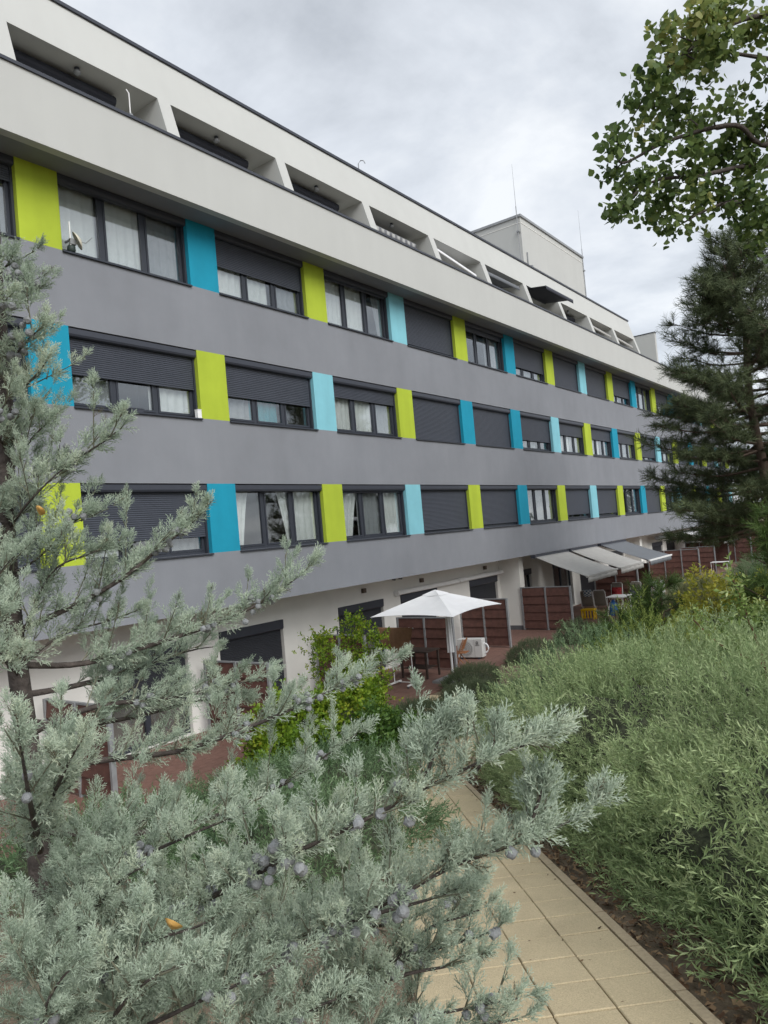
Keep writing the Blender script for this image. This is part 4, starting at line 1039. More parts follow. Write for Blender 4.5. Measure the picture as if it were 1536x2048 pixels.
    for (u, n) in CONES.get(name, []):
        c = at(u * L); tt = tan(u * L)
        got = []
        for q in range(n * 8):
            if len(got) >= n: break
            off = rng.normal(0, 1, 3) * np.array([.0125, .0125, .0125]) + tt * rng.normal(0, .016) + TOCAM * .010
            if all(np.linalg.norm(off - g) > .0178 for g in got): got.append(off)
        for off in got:
            o = obj('cone', CM_[rnd.randrange(4)], None, br, tuple(c + off - CO), (rnd.uniform(0, 6), rnd.uniform(0, 6), rnd.uniform(0, 6)), rnd.uniform(.0085, .0108))
print('cypress sprays', nsp, 'tris', sum(len(f) for v, f in SPT) / 7 * nsp)
# a dry yellow leaf caught in the cypress
for (p, sc_, lb) in ((DRY[0], .030, 'dry yellow leaf caught in the lower cypress foliage'), (DRY[1], .026, 'dry orange-brown leaf caught in the upper cypress foliage')):
    t = thing('dry_leaf', lb, 'leaf', p)
    obj('blade', MB().grid(lambda u, v: (sc_ * (u - .5) * (1 - (2 * v - 1) ** 2) ** .5, sc_ * .25 * (2 * u - 1) ** 2, sc_ * 1.3 * v), 6, 8).mesh('blade', True), bpy.data.materials.get('dry_leaf') or mat('dry_leaf', (.62, .36, .10), .7, .2, 60), t).rotation_euler = (.9, .5, .6)
    obj('stalk', MB().tube([(0, 0, 0), (.002, .004, -.012)], .0008, 4), BARK, t)

# ------------------------------------------------------------------ narrow-leaved willow shrubs on the right
def lance(seed, nleaf=12, leafl=.28, w=.038):
    """unit shoot along +z with narrow leaves"""
    r = np.random.default_rng(seed); V, F, T = [], [], []
    cur = r.normal(0, .10, 2)
    ax = lambda t: np.array([cur[0] * t * t, cur[1] * t * t, t])
    pyr(ax(0), ax(.95), .008, V, F); T += [-.1] * 4
    az = r.uniform(0, 6)
    for i in range(nleaf):
        t = .12 + .86 * i / nleaf; az += 2.4 + r.normal(0, .4)
        d = rotdir(np.array([0, 0, 1.]), r.uniform(.45, .95) * (1 - .45 * t), az)
        L = leafl * r.uniform(.7, 1.15) * (1 - .25 * t); p = ax(t)
        side = np.cross(d, np.array([0, 0, 1.])); side /= np.linalg.norm(side) + 1e-9
        up = np.cross(side, d)
        mid = p + d * L * .5 + up * L * .05; tip = p + d * L - up * L * .06
        b = len(V); V += [p, mid - side * w * .5 + up * w * .15, tip, mid + side * w * .5 + up * w * .15]
        F += [(b, b + 1, b + 2), (b, b + 2, b + 3)]; q = .12 * t + r.normal(0, .05); T += [q - .08, q, q + .05, q]
    return np.array(V), np.array(F), np.array(T)
def mound_points(n, c, r, h, seed, lump=.16, bottom=-.05):
    g = np.random.default_rng(seed)
    d = g.normal(size=(n, 3)); d[:, 2] = np.abs(d[:, 2]) * 1.0 + bottom * 0; d = unit(d)
    k = 1 + lump * (np.sin(d[:, 0] * 5 + seed) * np.cos(d[:, 1] * 6 + seed * 2) + .6 * np.sin(d[:, 0] * 11 + d[:, 2] * 9 + seed) * np.cos(d[:, 1] * 13))
    return np.array(c) + d * np.array([r[0], r[1], h]) * k[:, None], d
def core(c, r, h, seed, f=.84, lump=.16):
    mb = MB()
    def fn(u, v):
        th = u * 2 * math.pi; ph = v * math.pi / 2
        d = (math.cos(th) * math.cos(ph), math.sin(th) * math.cos(ph), math.sin(ph))
        k = 1 + lump * (math.sin(d[0] * 5 + seed) * math.cos(d[1] * 6 + seed * 2) + .6 * math.sin(d[0] * 11 + d[2] * 9 + seed) * math.cos(d[1] * 13))
        return (c[0] + d[0] * r[0] * k * f, c[1] + d[1] * r[1] * k * f, c[2] + d[2] * h * k * f - .05)
    mb.grid(fn, 40, 12); return mb
WL = [lance(i) for i in range(100, 107)]
WLT = [(a, b) for a, b, c in WL]; WLTT = [c for a, b, c in WL]
WIL = leafmat('willow_leaves', [(0.075, 0.13, 0.05), (0.195, 0.285, 0.12), (0.325, 0.425, 0.20), (0.46, 0.54, 0.29)], 0.25, 0.5, .3)
WILY = leafmat('willow_leaves_yellow', [(0.07, 0.12, 0.03), (0.18, 0.25, 0.06), (0.32, 0.38, 0.09), (0.42, 0.45, 0.15)], 0.3, 0.5, .3)
WILD = leafmat('willow_leaves_dark', [(0.05, 0.10, 0.05), (0.12, 0.20, 0.095), (0.21, 0.31, 0.16), (0.31, 0.40, 0.23)], 0.25, 0.5, .3)
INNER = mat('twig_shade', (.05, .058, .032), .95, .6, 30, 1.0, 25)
def shrub(name, label, cx, cy, r, h, n, sl, mt, seed, templ=WLT, tt=WLTT, lift=.55, group=None, cat='shrub', lump=.16, base=None, tint0=.5, keep=None, droop=.0):
    z = float(terrain(cx, cy)) if base is None else base
    r = (r, r) if not hasattr(r, '__len__') else r
    t = thing(name, label, cat, (cx, cy, z), group=group)
    Pm, dm = mound_points(n, (0, 0, .05), r, h, seed, lump)
    inn = np.where(rng.random(n) < .72, rng.uniform(.92, 1.0, n), rng.uniform(.72, .93, n))
    Pm = Pm * inn[:, None]
    D_ = unit(dm * .8 + np.array([0, 0, lift * .6]) + rng.normal(0, .5, (n, 3)) - np.array([0, 0, droop]))
    S_ = sl * rng.uniform(.6, 1.2, n)
    tint = np.clip(tint0 + rng.normal(0, .10, n) + .12 * np.sin(Pm[:, 0] * 3 + seed) * np.cos(Pm[:, 1] * 2.6), 0, 1)
    if keep is not None:
        q = keep(Pm + np.array([cx, cy, z])); Pm, D_, S_, tint = Pm[q], D_[q], S_[q], tint[q]
    gz_ = terrain(Pm[:, 0] + cx, Pm[:, 1] + cy) - z
    Pm[:, 2] += gz_        # the mound follows the slope
    V, F, T = scatter(templ, Pm - D_ * S_[:, None] * .45, frames(D_), S_, tint, ttint=tt)
    cr = obj('crown', npmesh('crown', V, F, T), mt, t)
    obj('shade_core', core((0, 0, 0), r, h, seed, .68, lump).mesh('shade_core', True), INNER, t)  # solid dark mound; its colour stands in for the shade inside the crown
    st = MB()
    for i in range(7):
        a = rnd.uniform(0, 6.28); q = rnd.uniform(.3, .8)
        st.tube([(math.cos(a) * .12, math.sin(a) * .12, -.1), (math.cos(a) * r[0] * q * .6, math.sin(a) * r[1] * q * .6, h * .45), (math.cos(a) * r[0] * q, math.sin(a) * r[1] * q, h * .75)], [.02, .014, .006], 5)
    obj('stem', st, BARK, t)
    return t
G = 'narrow-leaved willow shrubs beside the path'
OFFPATH = lambda P: ((P[:, :2] - P0) @ PR > .13) | ((P[:, :2] - P0) @ PD > 6)
W1_ = shrub('willow_shrub', 'grey-green narrow-leaved willow shrub at the right edge, second from the camera', 11.95, 5.15, (2.3, 2.35), 1.36, 8000, .22, WIL, 1, group=G, keep=OFFPATH, tint0=.68)
shrub('willow_shrub', 'low grey-green willow shrub nearest the camera in the lower right corner', 12.4, 3.8, (1.3, 1.25), .85, 3300, .21, WIL, 6, group=G, keep=OFFPATH, tint0=.64)
W2_ = shrub('willow_shrub', 'grey-green narrow-leaved willow shrub in the middle of the row beside the path', 9.95, 7.4, (2.35, 2.35), 1.5, 8000, .22, WIL, 2, group=G, keep=OFFPATH, tint0=.68)
shrub('willow_shrub', 'dark green willow shrub with yellow tips at the far bend of the path', 8.4, 9.6, (1.9, 1.9), 1.55, 4300, .22, WILD, 3, group=G, keep=OFFPATH)
shrub('willow_shrub', 'pale grey-green willow shrub behind the nearest one at the right edge', 12.8, 9.3, (2.2, 2.2), 1.25, 3200, .25, WIL, 4, group=G, keep=OFFPATH, tint0=.58)
shrub('yellow_willow', 'yellow-green feathery shrub between the dark and the grey-green willows', 9.0, 9.0, (1.0, 1.0), 1.72, 2200, .21, WILY, 5)

# low shoots spreading towards the kerb
for par, s0, s1, n in ((W1_, -1.2, 2.2, 1500), (W2_, 2.2, 6.0, 1500)):
    u = rng.uniform(s0, s1, n); o_ = .2 + .75 * rng.uniform(0, 1, n) ** .8; pp = P0[None] + PD[None] * u[:, None] + PR[None] * o_[:, None]
    zz = terrain(pp[:, 0], pp[:, 1]) + .03 + rng.uniform(0, 1, n) * (.12 + .55 * (o_ - .2)) * (1 + .3 * np.sin(u * 4))
    D_ = unit(np.c_[-PR[0] * .6 + rng.normal(0, .45, n), -PR[1] * .6 + rng.normal(0, .45, n), .45 + rng.normal(0, .3, n)])
    V, F, T = scatter(WLT, np.c_[pp, zz] - np.array(par.location) - D_ * .1, frames(D_), rng.uniform(.15, .25, n), np.clip(rng.normal(.55, .12, n), 0, 1), ttint=WLTT)
    obj('low_shoots', npmesh('low_shoots', V, F, T), WIL, par)
# low evergreen hedges at the bend of the path
def needle_tuft(seed, n=16, w=.05, spread=.5, L=.5):
    r = np.random.default_rng(seed); V, F, T = [], [], []
    pyr(np.zeros(3), np.array([0, 0, 1.]), .02, V, F); T += [-.2] * 4
    for i in range(n):
        t = .1 + .85 * i / n; az = 2.4 * i + r.normal(0, .3); d = rotdir(np.array([0, 0, 1.]), spread * r.uniform(.7, 1.3), az); p = np.array([0, 0, t])
        l_ = L * r.uniform(.7, 1.1) * (1 - .3 * t); side = np.cross(d, [0, 0, 1.]); side /= np.linalg.norm(side) + 1e-9
        b = len(V); V += [p - side * w * .5, p + side * w * .5, p + d * l_]; F.append((b, b + 1, b + 2)); q = r.normal(0, .06); T += [q - .1, q - .1, q + .1]
    return np.array(V), np.array(F), np.array(T)
RS = [needle_tuft(i, 15, .035, .45, .28) for i in range(200, 205)]
ROS = leafmat('rosemary_leaves', [(0.035, 0.055, 0.03), (0.085, 0.115, 0.06), (0.14, 0.17, 0.095), (0.22, 0.22, 0.15)], .1, .6, .2)
for i, (x, y, rx, ry, h, lb) in enumerate(((2.25, 16.2, .6, 1.1, .42, 'low dark rosemary hedge beside the terrace deck, farthest from the path'), (3.2, 14.5, .65, .9, .40, 'small dark rosemary hedge right of the paved gap'),
        (3.0, 12.6, .65, .8, .40, 'low dark rosemary hedge in front of the terrace deck corner'), (4.3, 11.9, .7, 1.1, .45, 'largest dark rosemary hedge along the pale path'), (4.4, 14.9, .6, 1.0, .42, 'dark rosemary hedge between the path bend and the willow'))):
    shrub('rosemary_hedge', lb, x, y, (rx, ry), h, 1500, .20, ROS, 20 + i, [(a, b) for a, b, c in RS], [c for a, b, c in RS], 1.0, 'low rosemary hedges near the deck', 'hedge', .10)

for i, (x, y, rx, ry, h, lb) in enumerate(((6.1, 6.4, 1.0, 1.3, .55, 'low grey-green ground cover left of the path, below the cypress branches'), (4.6, 6.2, 1.0, 1.4, .5, 'low ground cover between the deck and the cypress trunk'), (7.6, 4.3, 1.1, 1.3, .5, 'low ground cover beside the path, nearest the cypress trunk'), (5.6, 3.6, 1.3, 1.4, .5, 'low ground cover behind the cypress trunk'))):
    shrub('ground_cover', lb, x, y, (rx, ry), h, 1100, .26, WILD, 80 + i, group='low ground cover left of the path', cat='ground cover', tint0=.4)
# broad leaves
def leaf(seed, n=1, w=.75, fold=.15):
    """unit leaf along +z: six-triangle heart/oval blade"""
    V = np.array([[0, 0, 0], [-w * .42, fold * .5, .22], [-w * .5, fold * .7, .5], [0, 0, 1.0], [w * .5, fold * .7, .5], [w * .42, fold * .5, .22], [0, 0, .5]], float)
    F = np.array([[0, 6, 1], [1, 6, 2], [2, 6, 3], [3, 6, 4], [4, 6, 5], [5, 6, 0]]); return V, F
def leaf2(w=.75, fold=.12):
    return np.array([[0, 0, 0], [-w * .5, fold, .45], [0, 0, 1.], [w * .5, fold, .45]], float), np.array([[0, 2, 1], [0, 3, 2]])
def leaf_cluster(seed, n, spread, w, hang=0.0, size=(.3, .45), cheap=False):
    r = np.random.default_rng(seed); V, F, T = [], [], []; tv, tf = leaf2(w) if cheap else leaf(0, w=w)
    for i in range(n):
        p = r.normal(0, spread, 3); d = unit(r.normal(size=3) + np.array([0, 0, -hang])); m = frames(d[None], np.array([r.uniform(0, 6.28)]))[0]
        b = len(V); s = r.uniform(*size); V += list((m @ tv.T).T * s + p); F += [tuple(q + b for q in f) for f in tf]; T += [r.normal(0, .13)] * len(tv)
    return np.array(V), np.array(F), np.array(T)
def twigleaves(seed, n=9, w=.7, size=.36, hang=.2):
    """unit twig along +z with alternate leaves"""
    r = np.random.default_rng(seed); V, F, T = [], [], []; tv, tf = leaf2(w)
    pyr(np.zeros(3), np.array([0, 0, 1.]), .012, V, F); T += [-.3] * 4
    for i in range(n):
        t = .15 + .85 * i / n; d = rotdir(np.array([0, 0, 1.]), r.uniform(.6, 1.3), 2.4 * i + r.normal(0, .4)); d = unit(d - np.array([0, 0, hang * .5]))
        m = frames(d[None], np.array([r.uniform(0, 6.28)]))[0]; b = len(V); s = size * r.uniform(.7, 1.2)
        V += list((m @ tv.T).T * s + np.array([0, 0, t])); F += [tuple(q + b for q in f) for f in tf]; T += [r.normal(0, .12)] * len(tv)
    return np.array(V), np.array(F), np.array(T)
VINE = [twigleaves(i, 9, .6, .32) for i in range(300, 305)]
VN = leafmat('vine_leaves', [(0.04, 0.09, 0.012), (0.12, 0.22, 0.02), (0.24, 0.34, 0.03), (0.40, 0.38, 0.05)], .35, .45, .3)
VT_, VTT = [(a, b) for a, b, c in VINE], [c for a, b, c in VINE]
G2 = None
shrub('leafy_bush', 'bright yellow-green leafy bush behind the cypress branches', 3.2, 9.5, (1.1, 1.9), 1.25, 2900, .26, VN, 31, VT_, VTT, .5, tint0=.5, lump=.25)
shrub('leafy_bush', 'dark green leafy bush in front of the yellow-green one', 4.5, 9.3, (.7, .9), .75, 900, .24, leafmat('bush_leaves', [(.02, .05, .012), (.05, .11, .022), (.10, .18, .035), (.16, .25, .05)], .3, .45, .3), 32, VT_, VTT, .5, tint0=.45, lump=.25)
for i, (x, y, rx, ry, h, lb) in enumerate(((2.25, 19.6, .5, 1.2, .5, 'low dark hedge along the deck below the air conditioner'), (2.35, 22.8, .55, 1.3, .6, 'low dark hedge along the deck below the white wall fin'))):
    shrub('low_hedge', lb, x, y, (rx, ry), h, 1300, .20, ROS, 26 + i, [(a, b) for a, b, c in RS], [c for a, b, c in RS], 1.0, None, 'hedge', .10)
t = thing('climbing_vine', 'yellow-green climbing vine growing up a terrace screen', 'vine', (1.0, 13.2, 0))
vp = []; st = MB()
for (pts, n, sp_) in ((((0, 0, 0), (.1, .0, .8), (-.1, .1, 1.5), (-.05, .1, 2.0)), 210, .15), (((-.3, -.7, 0), (-.4, -.7, .8), (-.5, -.6, 1.5), (-.45, -.6, 1.72)), 190, .17), (((.4, .3, 0), (.45, .3, .8), (.38, .35, 1.4), (.33, .35, 1.68)), 120, .11), (((0, -.4, 0), (-.1, -.3, .7), (-.25, -.2, 1.2)), 160, .2), (((.1, .1, 0), (.3, .0, .5), (.2, -.1, .9)), 150, .2)):
    c = catmull(pts, 8); st.tube([tuple(p) for p in c], [.012] * len(c), 5)
    u = rng.uniform(0, len(c) - 1.01, n); ii = u.astype(int); f = (u - ii)[:, None]
    vp.append(c[ii] * (1 - f) + c[ii + 1] * f + rng.normal(0, sp_, (n, 3)) * np.array([1, 1, .5]))
vp = np.concatenate(vp); vd = unit(rng.normal(size=vp.shape) + np.array([0, 0, .5]))
V, F, T = scatter(VT_, vp, frames(vd), rng.uniform(.15, .30, len(vp)), np.clip(rng.normal(.55, .12, len(vp)), 0, 1), ttint=VTT)
obj('leaves', npmesh('leaves', V, F, T), VN, t); obj('stem', st, BARK, t)

# plants farther along the garden on the right
YB_ = leafmat('yellow_shrub_leaves', [(.08, .12, .02), (.24, .28, .035), (.42, .40, .06), (.5, .42, .09)], .3, .5, .3)
LG = leafmat('light_green_leaves', [(.04, .09, .02), (.13, .21, .05), (.27, .36, .11), (.40, .46, .20)], .35, .45, .3)
shrub('yellow_shrub', 'yellow-green rounded shrub in front of the far terraces', 9.1, 14.3, (1.8, 1.5), 2.25, 2500, .24, YB_, 41, VT_, VTT, .5, tint0=.55)
shrub('leafy_shrub', 'light green leafy shrub behind the willows, below the yellow one', 9.9, 11.6, (1.3, 1.0), 1.5, 1300, .24, LG, 42, VT_, VTT, .6, tint0=.5)
shrub('leafy_shrub', 'green leafy shrub behind the dark willow, in front of the folding chairs', 7.2, 12.8, (1.1, 1.0), 1.25, 1100, .24, LG, 43, VT_, VTT, .6, tint0=.42)
NT = [needle_tuft(i, 16, .042, .85, .75) for i in range(400, 405)]
NTT_, NTTT = [(a, b) for a, b, c in NT], [c for a, b, c in NT]
PIN = leafmat('pine_needles', [(.03, .042, .022), (.08, .104, .05), (.145, .178, .085), (.24, .27, .15)], .08, .6, .2)
PINY = leafmat('young_pine_needles', [(.025, .05, .015), (.07, .12, .03), (.13, .19, .05), (.20, .26, .09)], .1, .6, .2)
shrub('low_hedge', 'dark low hedge along the far terraces', 4.2, 23.5, (1.2, 3.0), .8, 1500, .26, ROS, 46, [(a, b) for a, b, c in RS], [c for a, b, c in RS], .9, 'garden hedges beyond', 'hedge')
shrub('low_hedge', 'green clipped hedge below the far dark awning', 3.9, 31.5, (1.3, 3.2), 1.0, 1500, .3, WILD, 47, group='garden hedges beyond', cat='hedge')
shrub('low_hedge', 'green hedge at the far end below the last plank screens', 5.0, 44.0, (1.8, 5.0), 1.2, 1500, .36, WILD, 48, group='garden hedges beyond', cat='hedge')
GR = [needle_tuft(i, 22, .022, .35, .9) for i in range(500, 503)]
shrub('ornamental_grass', 'pale tufted ornamental grass below the far plank screens', 5.0, 29.3, (1.2, 1.1), .9, 420, .75, leafmat('pale_grass', [(.09, .11, .04), (.20, .23, .10), (.34, .35, .18), (.45, .42, .25)], .2, .7, .2), 49, [(a, b) for a, b, c in GR], [c for a, b, c in GR], 1.2, None, 'grass', tint0=.68)
# sapling with bigger leaves poking up at the right
SL = [twigleaves(i, 11, .42, .30, .5) for i in range(600, 604)]
t = thing('leafy_sapling', 'sapling with long light green leaves and a reddish stem at the right', 'sapling', (10.65, 7.25, 1.2)); st = MB(); vp, vd = [], []
for (pts, n) in ((((0, 0, .2), (-.05, .0, 1.2), (-.15, -.05, 1.75), (-.22, -.12, 2.08)), 26), (((-.02, 0, 1.2), (.12, .15, 1.6), (.2, .25, 1.95)), 18), (((-.05, 0, 1.3), (-.35, -.2, 1.5), (-.55, -.3, 1.75)), 18), (((0, 0, 1.0), (.3, .1, 1.5), (.45, .2, 1.7)), 18)):
    c = catmull(pts, 8); st.tube([tuple(p) for p in c], list(np.linspace(.016, .005, len(c))), 5); k = rng.integers(len(c) // 3, len(c), n); vp.append(c[k] + rng.normal(0, .02, (n, 3))); vd.append(unit(rng.normal(0, .7, (n, 3)) + np.array([0, 0, .6])))
vp = np.concatenate(vp); vd = np.concatenate(vd)
V, F, T = scatter([(a, b) for a, b, c in SL], vp, frames(vd), rng.uniform(.14, .24, len(vp)), np.clip(rng.normal(.6, .12, len(vp)), 0, 1), ttint=[c for a, b, c in SL])
obj('leaves', npmesh('leaves', V, F, T), LG, t); obj('stem', st, mat('reddish_stem', (.16, .07, .045), .8, .2, 20), t)

# ------------------------------------------------------------------ big pine
def pine(name, label, trunk, nwh, lmax, zlow, ntw, seed, mt=PIN, sc=.42, r0=.2, prof=None):
    g = np.random.default_rng(seed); c = catmull(trunk, 8); base = c[0].copy(); c = c - base; H = c[-1][2]
    t = thing(name, label, 'tree', tuple(base)); obj('trunk', MB().tube([tuple(p) for p in c], list(np.linspace(r0, .03, len(c))), 9).mesh('trunk', True), BARKP, t)
    P_, D_ = [], []; wood = MB()
    for w in range(nwh):
        z = zlow + (H - zlow - .1) * (w + g.uniform(-.3, .3)) / nwh; z = min(max(z, zlow), H - .05); f = (z - zlow) / (H - zlow)
        cx = np.array([np.interp(z, c[:, 2], c[:, 0]), np.interp(z, c[:, 2], c[:, 1]), z])
        L0 = lmax * np.interp(f, *(prof or ([0, .12, .45, .8, 1], [.75, 1.0, .78, .42, .10])))
        for b in range(int(g.integers(4, 7))):
            a = g.uniform(0, 2 * np.pi); L = L0 * g.uniform(.65, 1.12)
            rise = np.interp(f, [0, .5, 1], [-.10, .15, .75]) + g.normal(0, .08)
            d = np.array([math.cos(a), math.sin(a), rise]); pts = [cx, cx + d * L * .5 + np.array([0, 0, -.03 * L]), cx + d * L + np.array([0, 0, .10 * L])]
            cc = catmull(pts, 5); wood.tube([tuple(p) for p in cc], list(np.linspace(.012 + .014 * L, .006, len(cc))), 4, False)
            nt_ = max(3, int(ntw * L))
            for q in range(nt_):
                u = g.uniform(.22, 1.0) ** .8; i = u * (len(cc) - 1); i0 = min(int(i), len(cc) - 2); p = cc[i0] + (cc[i0 + 1] - cc[i0]) * (i - i0)
                sd_ = unit(np.array([g.normal(0, 1), g.normal(0, 1), g.normal(.15, .35)]) + d * .5); l2 = g.uniform(.18, .55) * (1.1 - .5 * u) * min(1, L / 1.5)
                e = p + sd_ * l2; wood.tube([tuple(p), tuple(e)], [.009, .004], 3, False)
                for s in (1.0, .72, .45):
                    P_.append(p + sd_ * l2 * s); D_.append(unit(sd_ + g.normal(0, .45, 3) + np.array([0, 0, .35])))
            P_.append(cc[-1]); D_.append(d)
    P_ = np.array(P_); D_ = unit(np.array(D_)); n = len(P_)
    V, F, T = scatter(NTT_, P_ - D_ * .04, frames(D_), sc * g.uniform(.5, .95, n), np.clip(g.normal(.42, .12, n), 0, 1), ttint=NTTT)
    obj('branches', wood, BARKP, t); obj('crown', npmesh('crown', V, F, T), mt, t); print(name, n)
PINET = [(8.05, 24.62, -.1), (8.03, 24.59, 1.72), (8.10, 24.55, 4.28), (7.92, 24.31, 7.02), (8.00, 24.28, 9.27), (7.88, 24.14, 10.64), (7.75, 24.00, 11.94)]
pine('pine_tree', 'tall dark pine in front of the far end of the facade', PINET, 33, 3.3, 3.2, 15, 51, sc=.46)
pine('young_pine', 'bushy young pine in front of the slatted air conditioner', [(7.55, 14.9, .0), (7.55, 14.9, 1.0), (7.5, 14.9, 2.0), (7.5, 14.85, 2.65)], 10, .95, .35, 14, 53, PINY, .36, .04)
pine('young_pine', 'bushy young pine between the yellow shrub and the chairs', [(6.9, 14.0, .0), (6.9, 14.0, 1.0), (6.9, 14.0, 1.7), (6.9, 14.0, 2.1)], 9, 1.0, .3, 14, 54, PINY, .36, .04)
pine('young_pine', 'slim young pine at the right edge in front of the tall pine', [(10.1, 12.5, .2), (10.05, 12.45, 1.6), (10.1, 12.4, 3.1), (10.1, 12.4, 3.9)], 13, 1.0, .5, 12, 52, PINY, .34, .04)

# ------------------------------------------------------------------ linden
LC=[(10.31,8.99,9.47,0.28),(10.50,9.43,9.72,0.31),(10.65,10.65,10.04,0.31),(10.08,9.81,9.69,0.25),(10.46,9.14,9.18,0.28),(9.85,9.34,9.72,0.17),(9.90,9.48,9.46,0.15),(9.86,8.83,8.96,0.15),(9.91,9.98,9.60,0.21),(9.77,8.68,8.84,0.12),(10.26,9.58,9.18,0.14),(9.44,9.24,8.98,0.07),(9.67,9.24,8.83,0.14),(9.87,9.68,9.03,0.17),(9.74,9.89,8.91,0.21),(9.92,10.46,9.00,0.21),(10.37,9.47,8.63,0.12),(10.41,10.22,8.58,0.25),(10.62,10.46,8.78,0.25),(9.31,8.72,8.36,0.09),(9.45,8.25,8.02,0.09),(9.32,10.05,8.98,0.09),(9.73,9.04,8.26,0.12),(10.05,9.31,8.18,0.21),(10.12,10.49,8.53,0.25),(10.50,10.18,8.21,0.28),(9.17,8.97,8.09,0.11),(9.14,9.55,8.17,0.15),(9.67,8.48,7.67,0.17),(9.59,9.75,8.20,0.18),(9.95,9.37,7.87,0.18),(9.36,8.39,7.38,0.12),(9.22,9.40,7.83,0.11),(9.35,10.03,7.85,0.17),(9.80,8.95,7.22,0.11),(9.64,9.65,7.83,0.17),(10.01,9.27,7.58,0.14),(10.01,10.14,7.92,0.17),(10.22,10.26,7.82,0.18),(10.55,9.51,7.53,0.25),(10.27,10.52,7.62,0.18),(10.51,10.36,7.43,0.21),(10.46,10.38,7.21,0.10),(9.86,10.19,7.73,0.06),(10.81,10.06,9.16,0.12),(10.43,10.43,9.15,0.09)]
LBR=[
  [(11.52,11.36,8.71),(10.69,10.39,8.40),(10.41,9.93,8.59),(9.78,9.34,8.42),(9.32,8.89,8.15),(9.32,8.88,8.46)],
  [(11.45,11.34,7.87),(10.66,10.38,8.15),(10.01,9.66,8.01),(9.54,9.19,7.93),(9.14,8.79,7.48)],
  [(11.63,11.40,9.94),(10.82,10.55,10.09),(10.37,9.85,9.76),(9.84,9.48,9.39),(9.62,9.32,9.17)],
  [(11.58,11.26,9.30),(10.90,10.51,9.45),(10.39,9.88,9.51),(9.78,9.41,9.83)],
  [(11.41,11.21,7.32),(10.62,10.37,7.65),(10.18,9.79,7.63),(9.66,9.42,7.37)],
]
LX=[(13.67,16.06,12.53,0.51),(12.97,12.09,11.28,0.55),(13.40,14.63,9.94,0.56),(14.57,14.93,9.82,0.83),(15.04,11.37,7.32,0.72),(13.68,15.08,9.76,0.53),(14.41,14.71,9.63,0.77),(15.79,12.77,8.65,0.51),(14.12,15.51,7.76,0.86),(14.71,11.65,12.83,0.78),(14.92,14.04,12.02,0.74),(14.33,12.67,11.68,0.69),(13.56,13.92,8.54,0.74),(13.38,14.23,9.21,0.58),(14.87,12.83,11.40,0.79),(14.58,13.00,8.29,0.88),(12.96,10.45,10.66,0.60),(15.08,16.52,11.00,0.87),(14.22,13.17,9.81,0.68),(14.41,13.85,10.02,0.51),(10.90,12.18,12.49,0.56),(11.88,11.84,11.33,0.72),(13.03,12.47,10.56,0.64),(13.65,15.13,9.40,0.87),(12.36,14.42,11.23,0.53),(15.30,15.34,9.99,0.69),(12.06,12.18,8.05,0.82),(13.41,13.73,9.56,0.60),(13.45,13.67,12.26,0.61),(11.88,14.01,11.07,0.72),(14.74,13.62,10.53,0.89),(13.25,11.63,10.44,0.56),(14.90,14.92,10.79,0.86),(13.80,12.26,9.89,0.64),(14.41,13.23,11.30,0.80),(15.46,11.60,8.80,0.73),(12.42,13.81,9.11,0.78),(11.82,15.96,10.28,0.54),(14.23,15.29,11.09,0.71),(15.59,13.54,10.84,0.50),(14.93,11.22,11.70,0.52),(15.62,12.12,11.53,0.72),(14.00,11.04,8.87,0.79),(14.54,12.30,10.77,0.52),(11.79,10.10,9.78,0.87),(12.73,14.67,11.99,0.77)]

LT = [leaf_cluster(i, 14, .33, .9, .6, (.28, .44)) for i in range(700, 706)]
LTT_, LTTT = [(a, b) for a, b, c in LT], [c for a, b, c in LT]
LIN = leafmat('linden_leaves', [(.04, .075, .025), (.115, .175, .055), (.22, .285, .09), (.38, .36, .12)], .5, .45, .3)
t = thing('linden_tree', 'linden branches with round leaves reaching in from the upper right', 'tree', (13.6, 13.2, float(terrain(13.6, 13.2))))
LO = np.array([13.6, 13.2, float(terrain(13.6, 13.2))])
tk = catmull([(0, 0, -.2), (.05, .05, 3), (-.05, 0, 6.5), (0, .1, 10), (.1, .1, 12.5)], 6); obj('trunk', MB().tube([tuple(p) for p in tk], list(np.linspace(.22, .04, len(tk))), 10).mesh('trunk', True), BARK, t)
for b in LBR:
    c = catmull([(13.6, 13.2, b[0][2] - 1.2)] + list(b), 6); obj('branch', MB().tube([tuple(p - LO) for p in c], list(np.linspace(.05, .007, len(c))), 6).mesh('branch', True), BARK, t)
P_, tn, wood = [], [], MB()
NODES = np.concatenate([catmull(b, 6) for b in LBR]); 
for (x, y, z, r) in LC:
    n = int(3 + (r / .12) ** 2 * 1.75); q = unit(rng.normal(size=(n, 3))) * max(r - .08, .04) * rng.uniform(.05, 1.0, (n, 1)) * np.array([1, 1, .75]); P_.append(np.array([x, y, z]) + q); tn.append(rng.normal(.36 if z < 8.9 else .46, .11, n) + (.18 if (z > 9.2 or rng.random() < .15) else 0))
    k = np.argmin(np.linalg.norm(NODES - np.array([x, y, z]), axis=1)); 
    if np.linalg.norm(NODES[k] - np.array([x, y, z])) < 1.2: wood.tube([tuple(NODES[k] - LO), tuple((NODES[k] + np.array([x, y, z])) / 2 - LO + rng.normal(0, .05, 3)), (x - LO[0], y - LO[1], z - LO[2])], [.012, .008, .004], 4, False)
for (x, y, z, r) in LX:
    n = 45; q = unit(rng.normal(size=(n, 3))) * r * rng.uniform(.3, .85, (n, 1)); P_.append(np.array([x, y, z]) + q); tn.append(rng.normal(.42, .1, n))
    wood.tube([(0, 0, min(z - 1.5, 9) - LO[2]), (x - LO[0], y - LO[1], z - LO[2])], [.05, .01], 4, False)
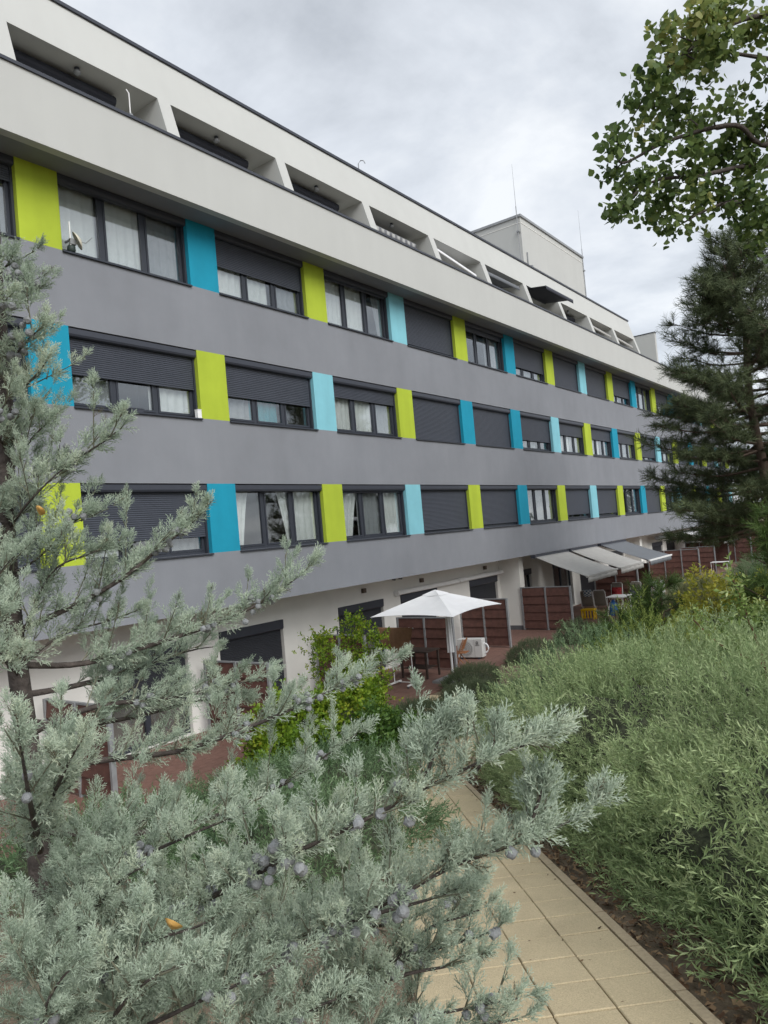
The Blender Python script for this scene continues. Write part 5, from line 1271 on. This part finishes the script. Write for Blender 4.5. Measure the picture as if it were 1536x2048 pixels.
P_ = np.concatenate(P_); tn = np.clip(np.concatenate(tn), 0, 1); n = len(P_)
V, F, T = scatter(LTT_, P_ - LO, frames(unit(rng.normal(size=(n, 3)))), rng.uniform(.21, .29, n), tn, ttint=LTTT)
obj('twigs', wood, BARK, t); obj('crown', npmesh('crown', V, F, T), LIN, t); print('linden', n)

# trees beyond: far end of the block, and across the garden (mirrored in the panes)
FT = [leaf_cluster(i, 13, .42, .85, .6, (.30, .42), True) for i in range(710, 714)]; FT_, FTT_ = [(a, b) for a, b, c in FT], [c for a, b, c in FT]
def blob_tree(label, x, y, H, R_, seed, mt, nb=26, per=60, sc=.45, group=None):
    g = np.random.default_rng(seed); z = float(terrain(x, y)); t = thing('broadleaf_tree', label, 'tree', (x, y, z), group=group)
    P_ = []; wood = MB(); wood.tube([(0, 0, -.2), (.1, 0, H * .4), (0, .1, H * .85)], [R_ * .06, R_ * .045, .03], 8)
    for i in range(nb):
        d = unit(g.normal(size=3)); c = np.array([0, 0, H * .62]) + d * np.array([R_, R_, H * .36]) * g.uniform(.3, .95); r = R_ * g.uniform(.2, .36)
        q = unit(g.normal(size=(per, 3))) * r * g.uniform(.5, 1.05, (per, 1)); P_.append(c + q); wood.tube([(0, 0, max(H * .3, c[2] - R_ * .7)), tuple(c)], [.05, .012], 4, False)
    P_ = np.concatenate(P_); n = len(P_)
    V, F, T = scatter(FT_, P_, frames(unit(g.normal(size=(n, 3)))), sc * g.uniform(.7, 1.2, n), np.clip(g.normal(.45, .12, n), 0, 1), ttint=FTT_)
    obj('trunk', wood, BARK, t); obj('crown', npmesh('crown', V, F, T), mt, t)
FARL = leafmat('far_leaves', [(.015, .03, .012), (.035, .065, .022), (.07, .11, .04), (.12, .16, .06)], .25, .55, .2)
for i, (x, y, H, R_, lb) in enumerate(((3.0, 68, 8.5, 3.8, 'dark broadleaf tree at the far end of the building, behind the pine'), (9.5, 60, 8, 3.6, 'broadleaf tree at the far right behind the pine trunk'), (8.5, 80, 10, 4.5, 'tallest broadleaf tree in the distance behind the last screens'), (14, 48, 8.5, 3.8, 'broadleaf tree in the distance at the right edge'))):
    blob_tree(lb, x, y, H, R_, 60 + i, FARL, 24, 45, .6, 'trees beyond the end of the building')
blob_tree('broadleaf tree across the garden mirrored in the left panes', 28, 25, 13, 4.2, 72, FARL, 22, 45, .6)
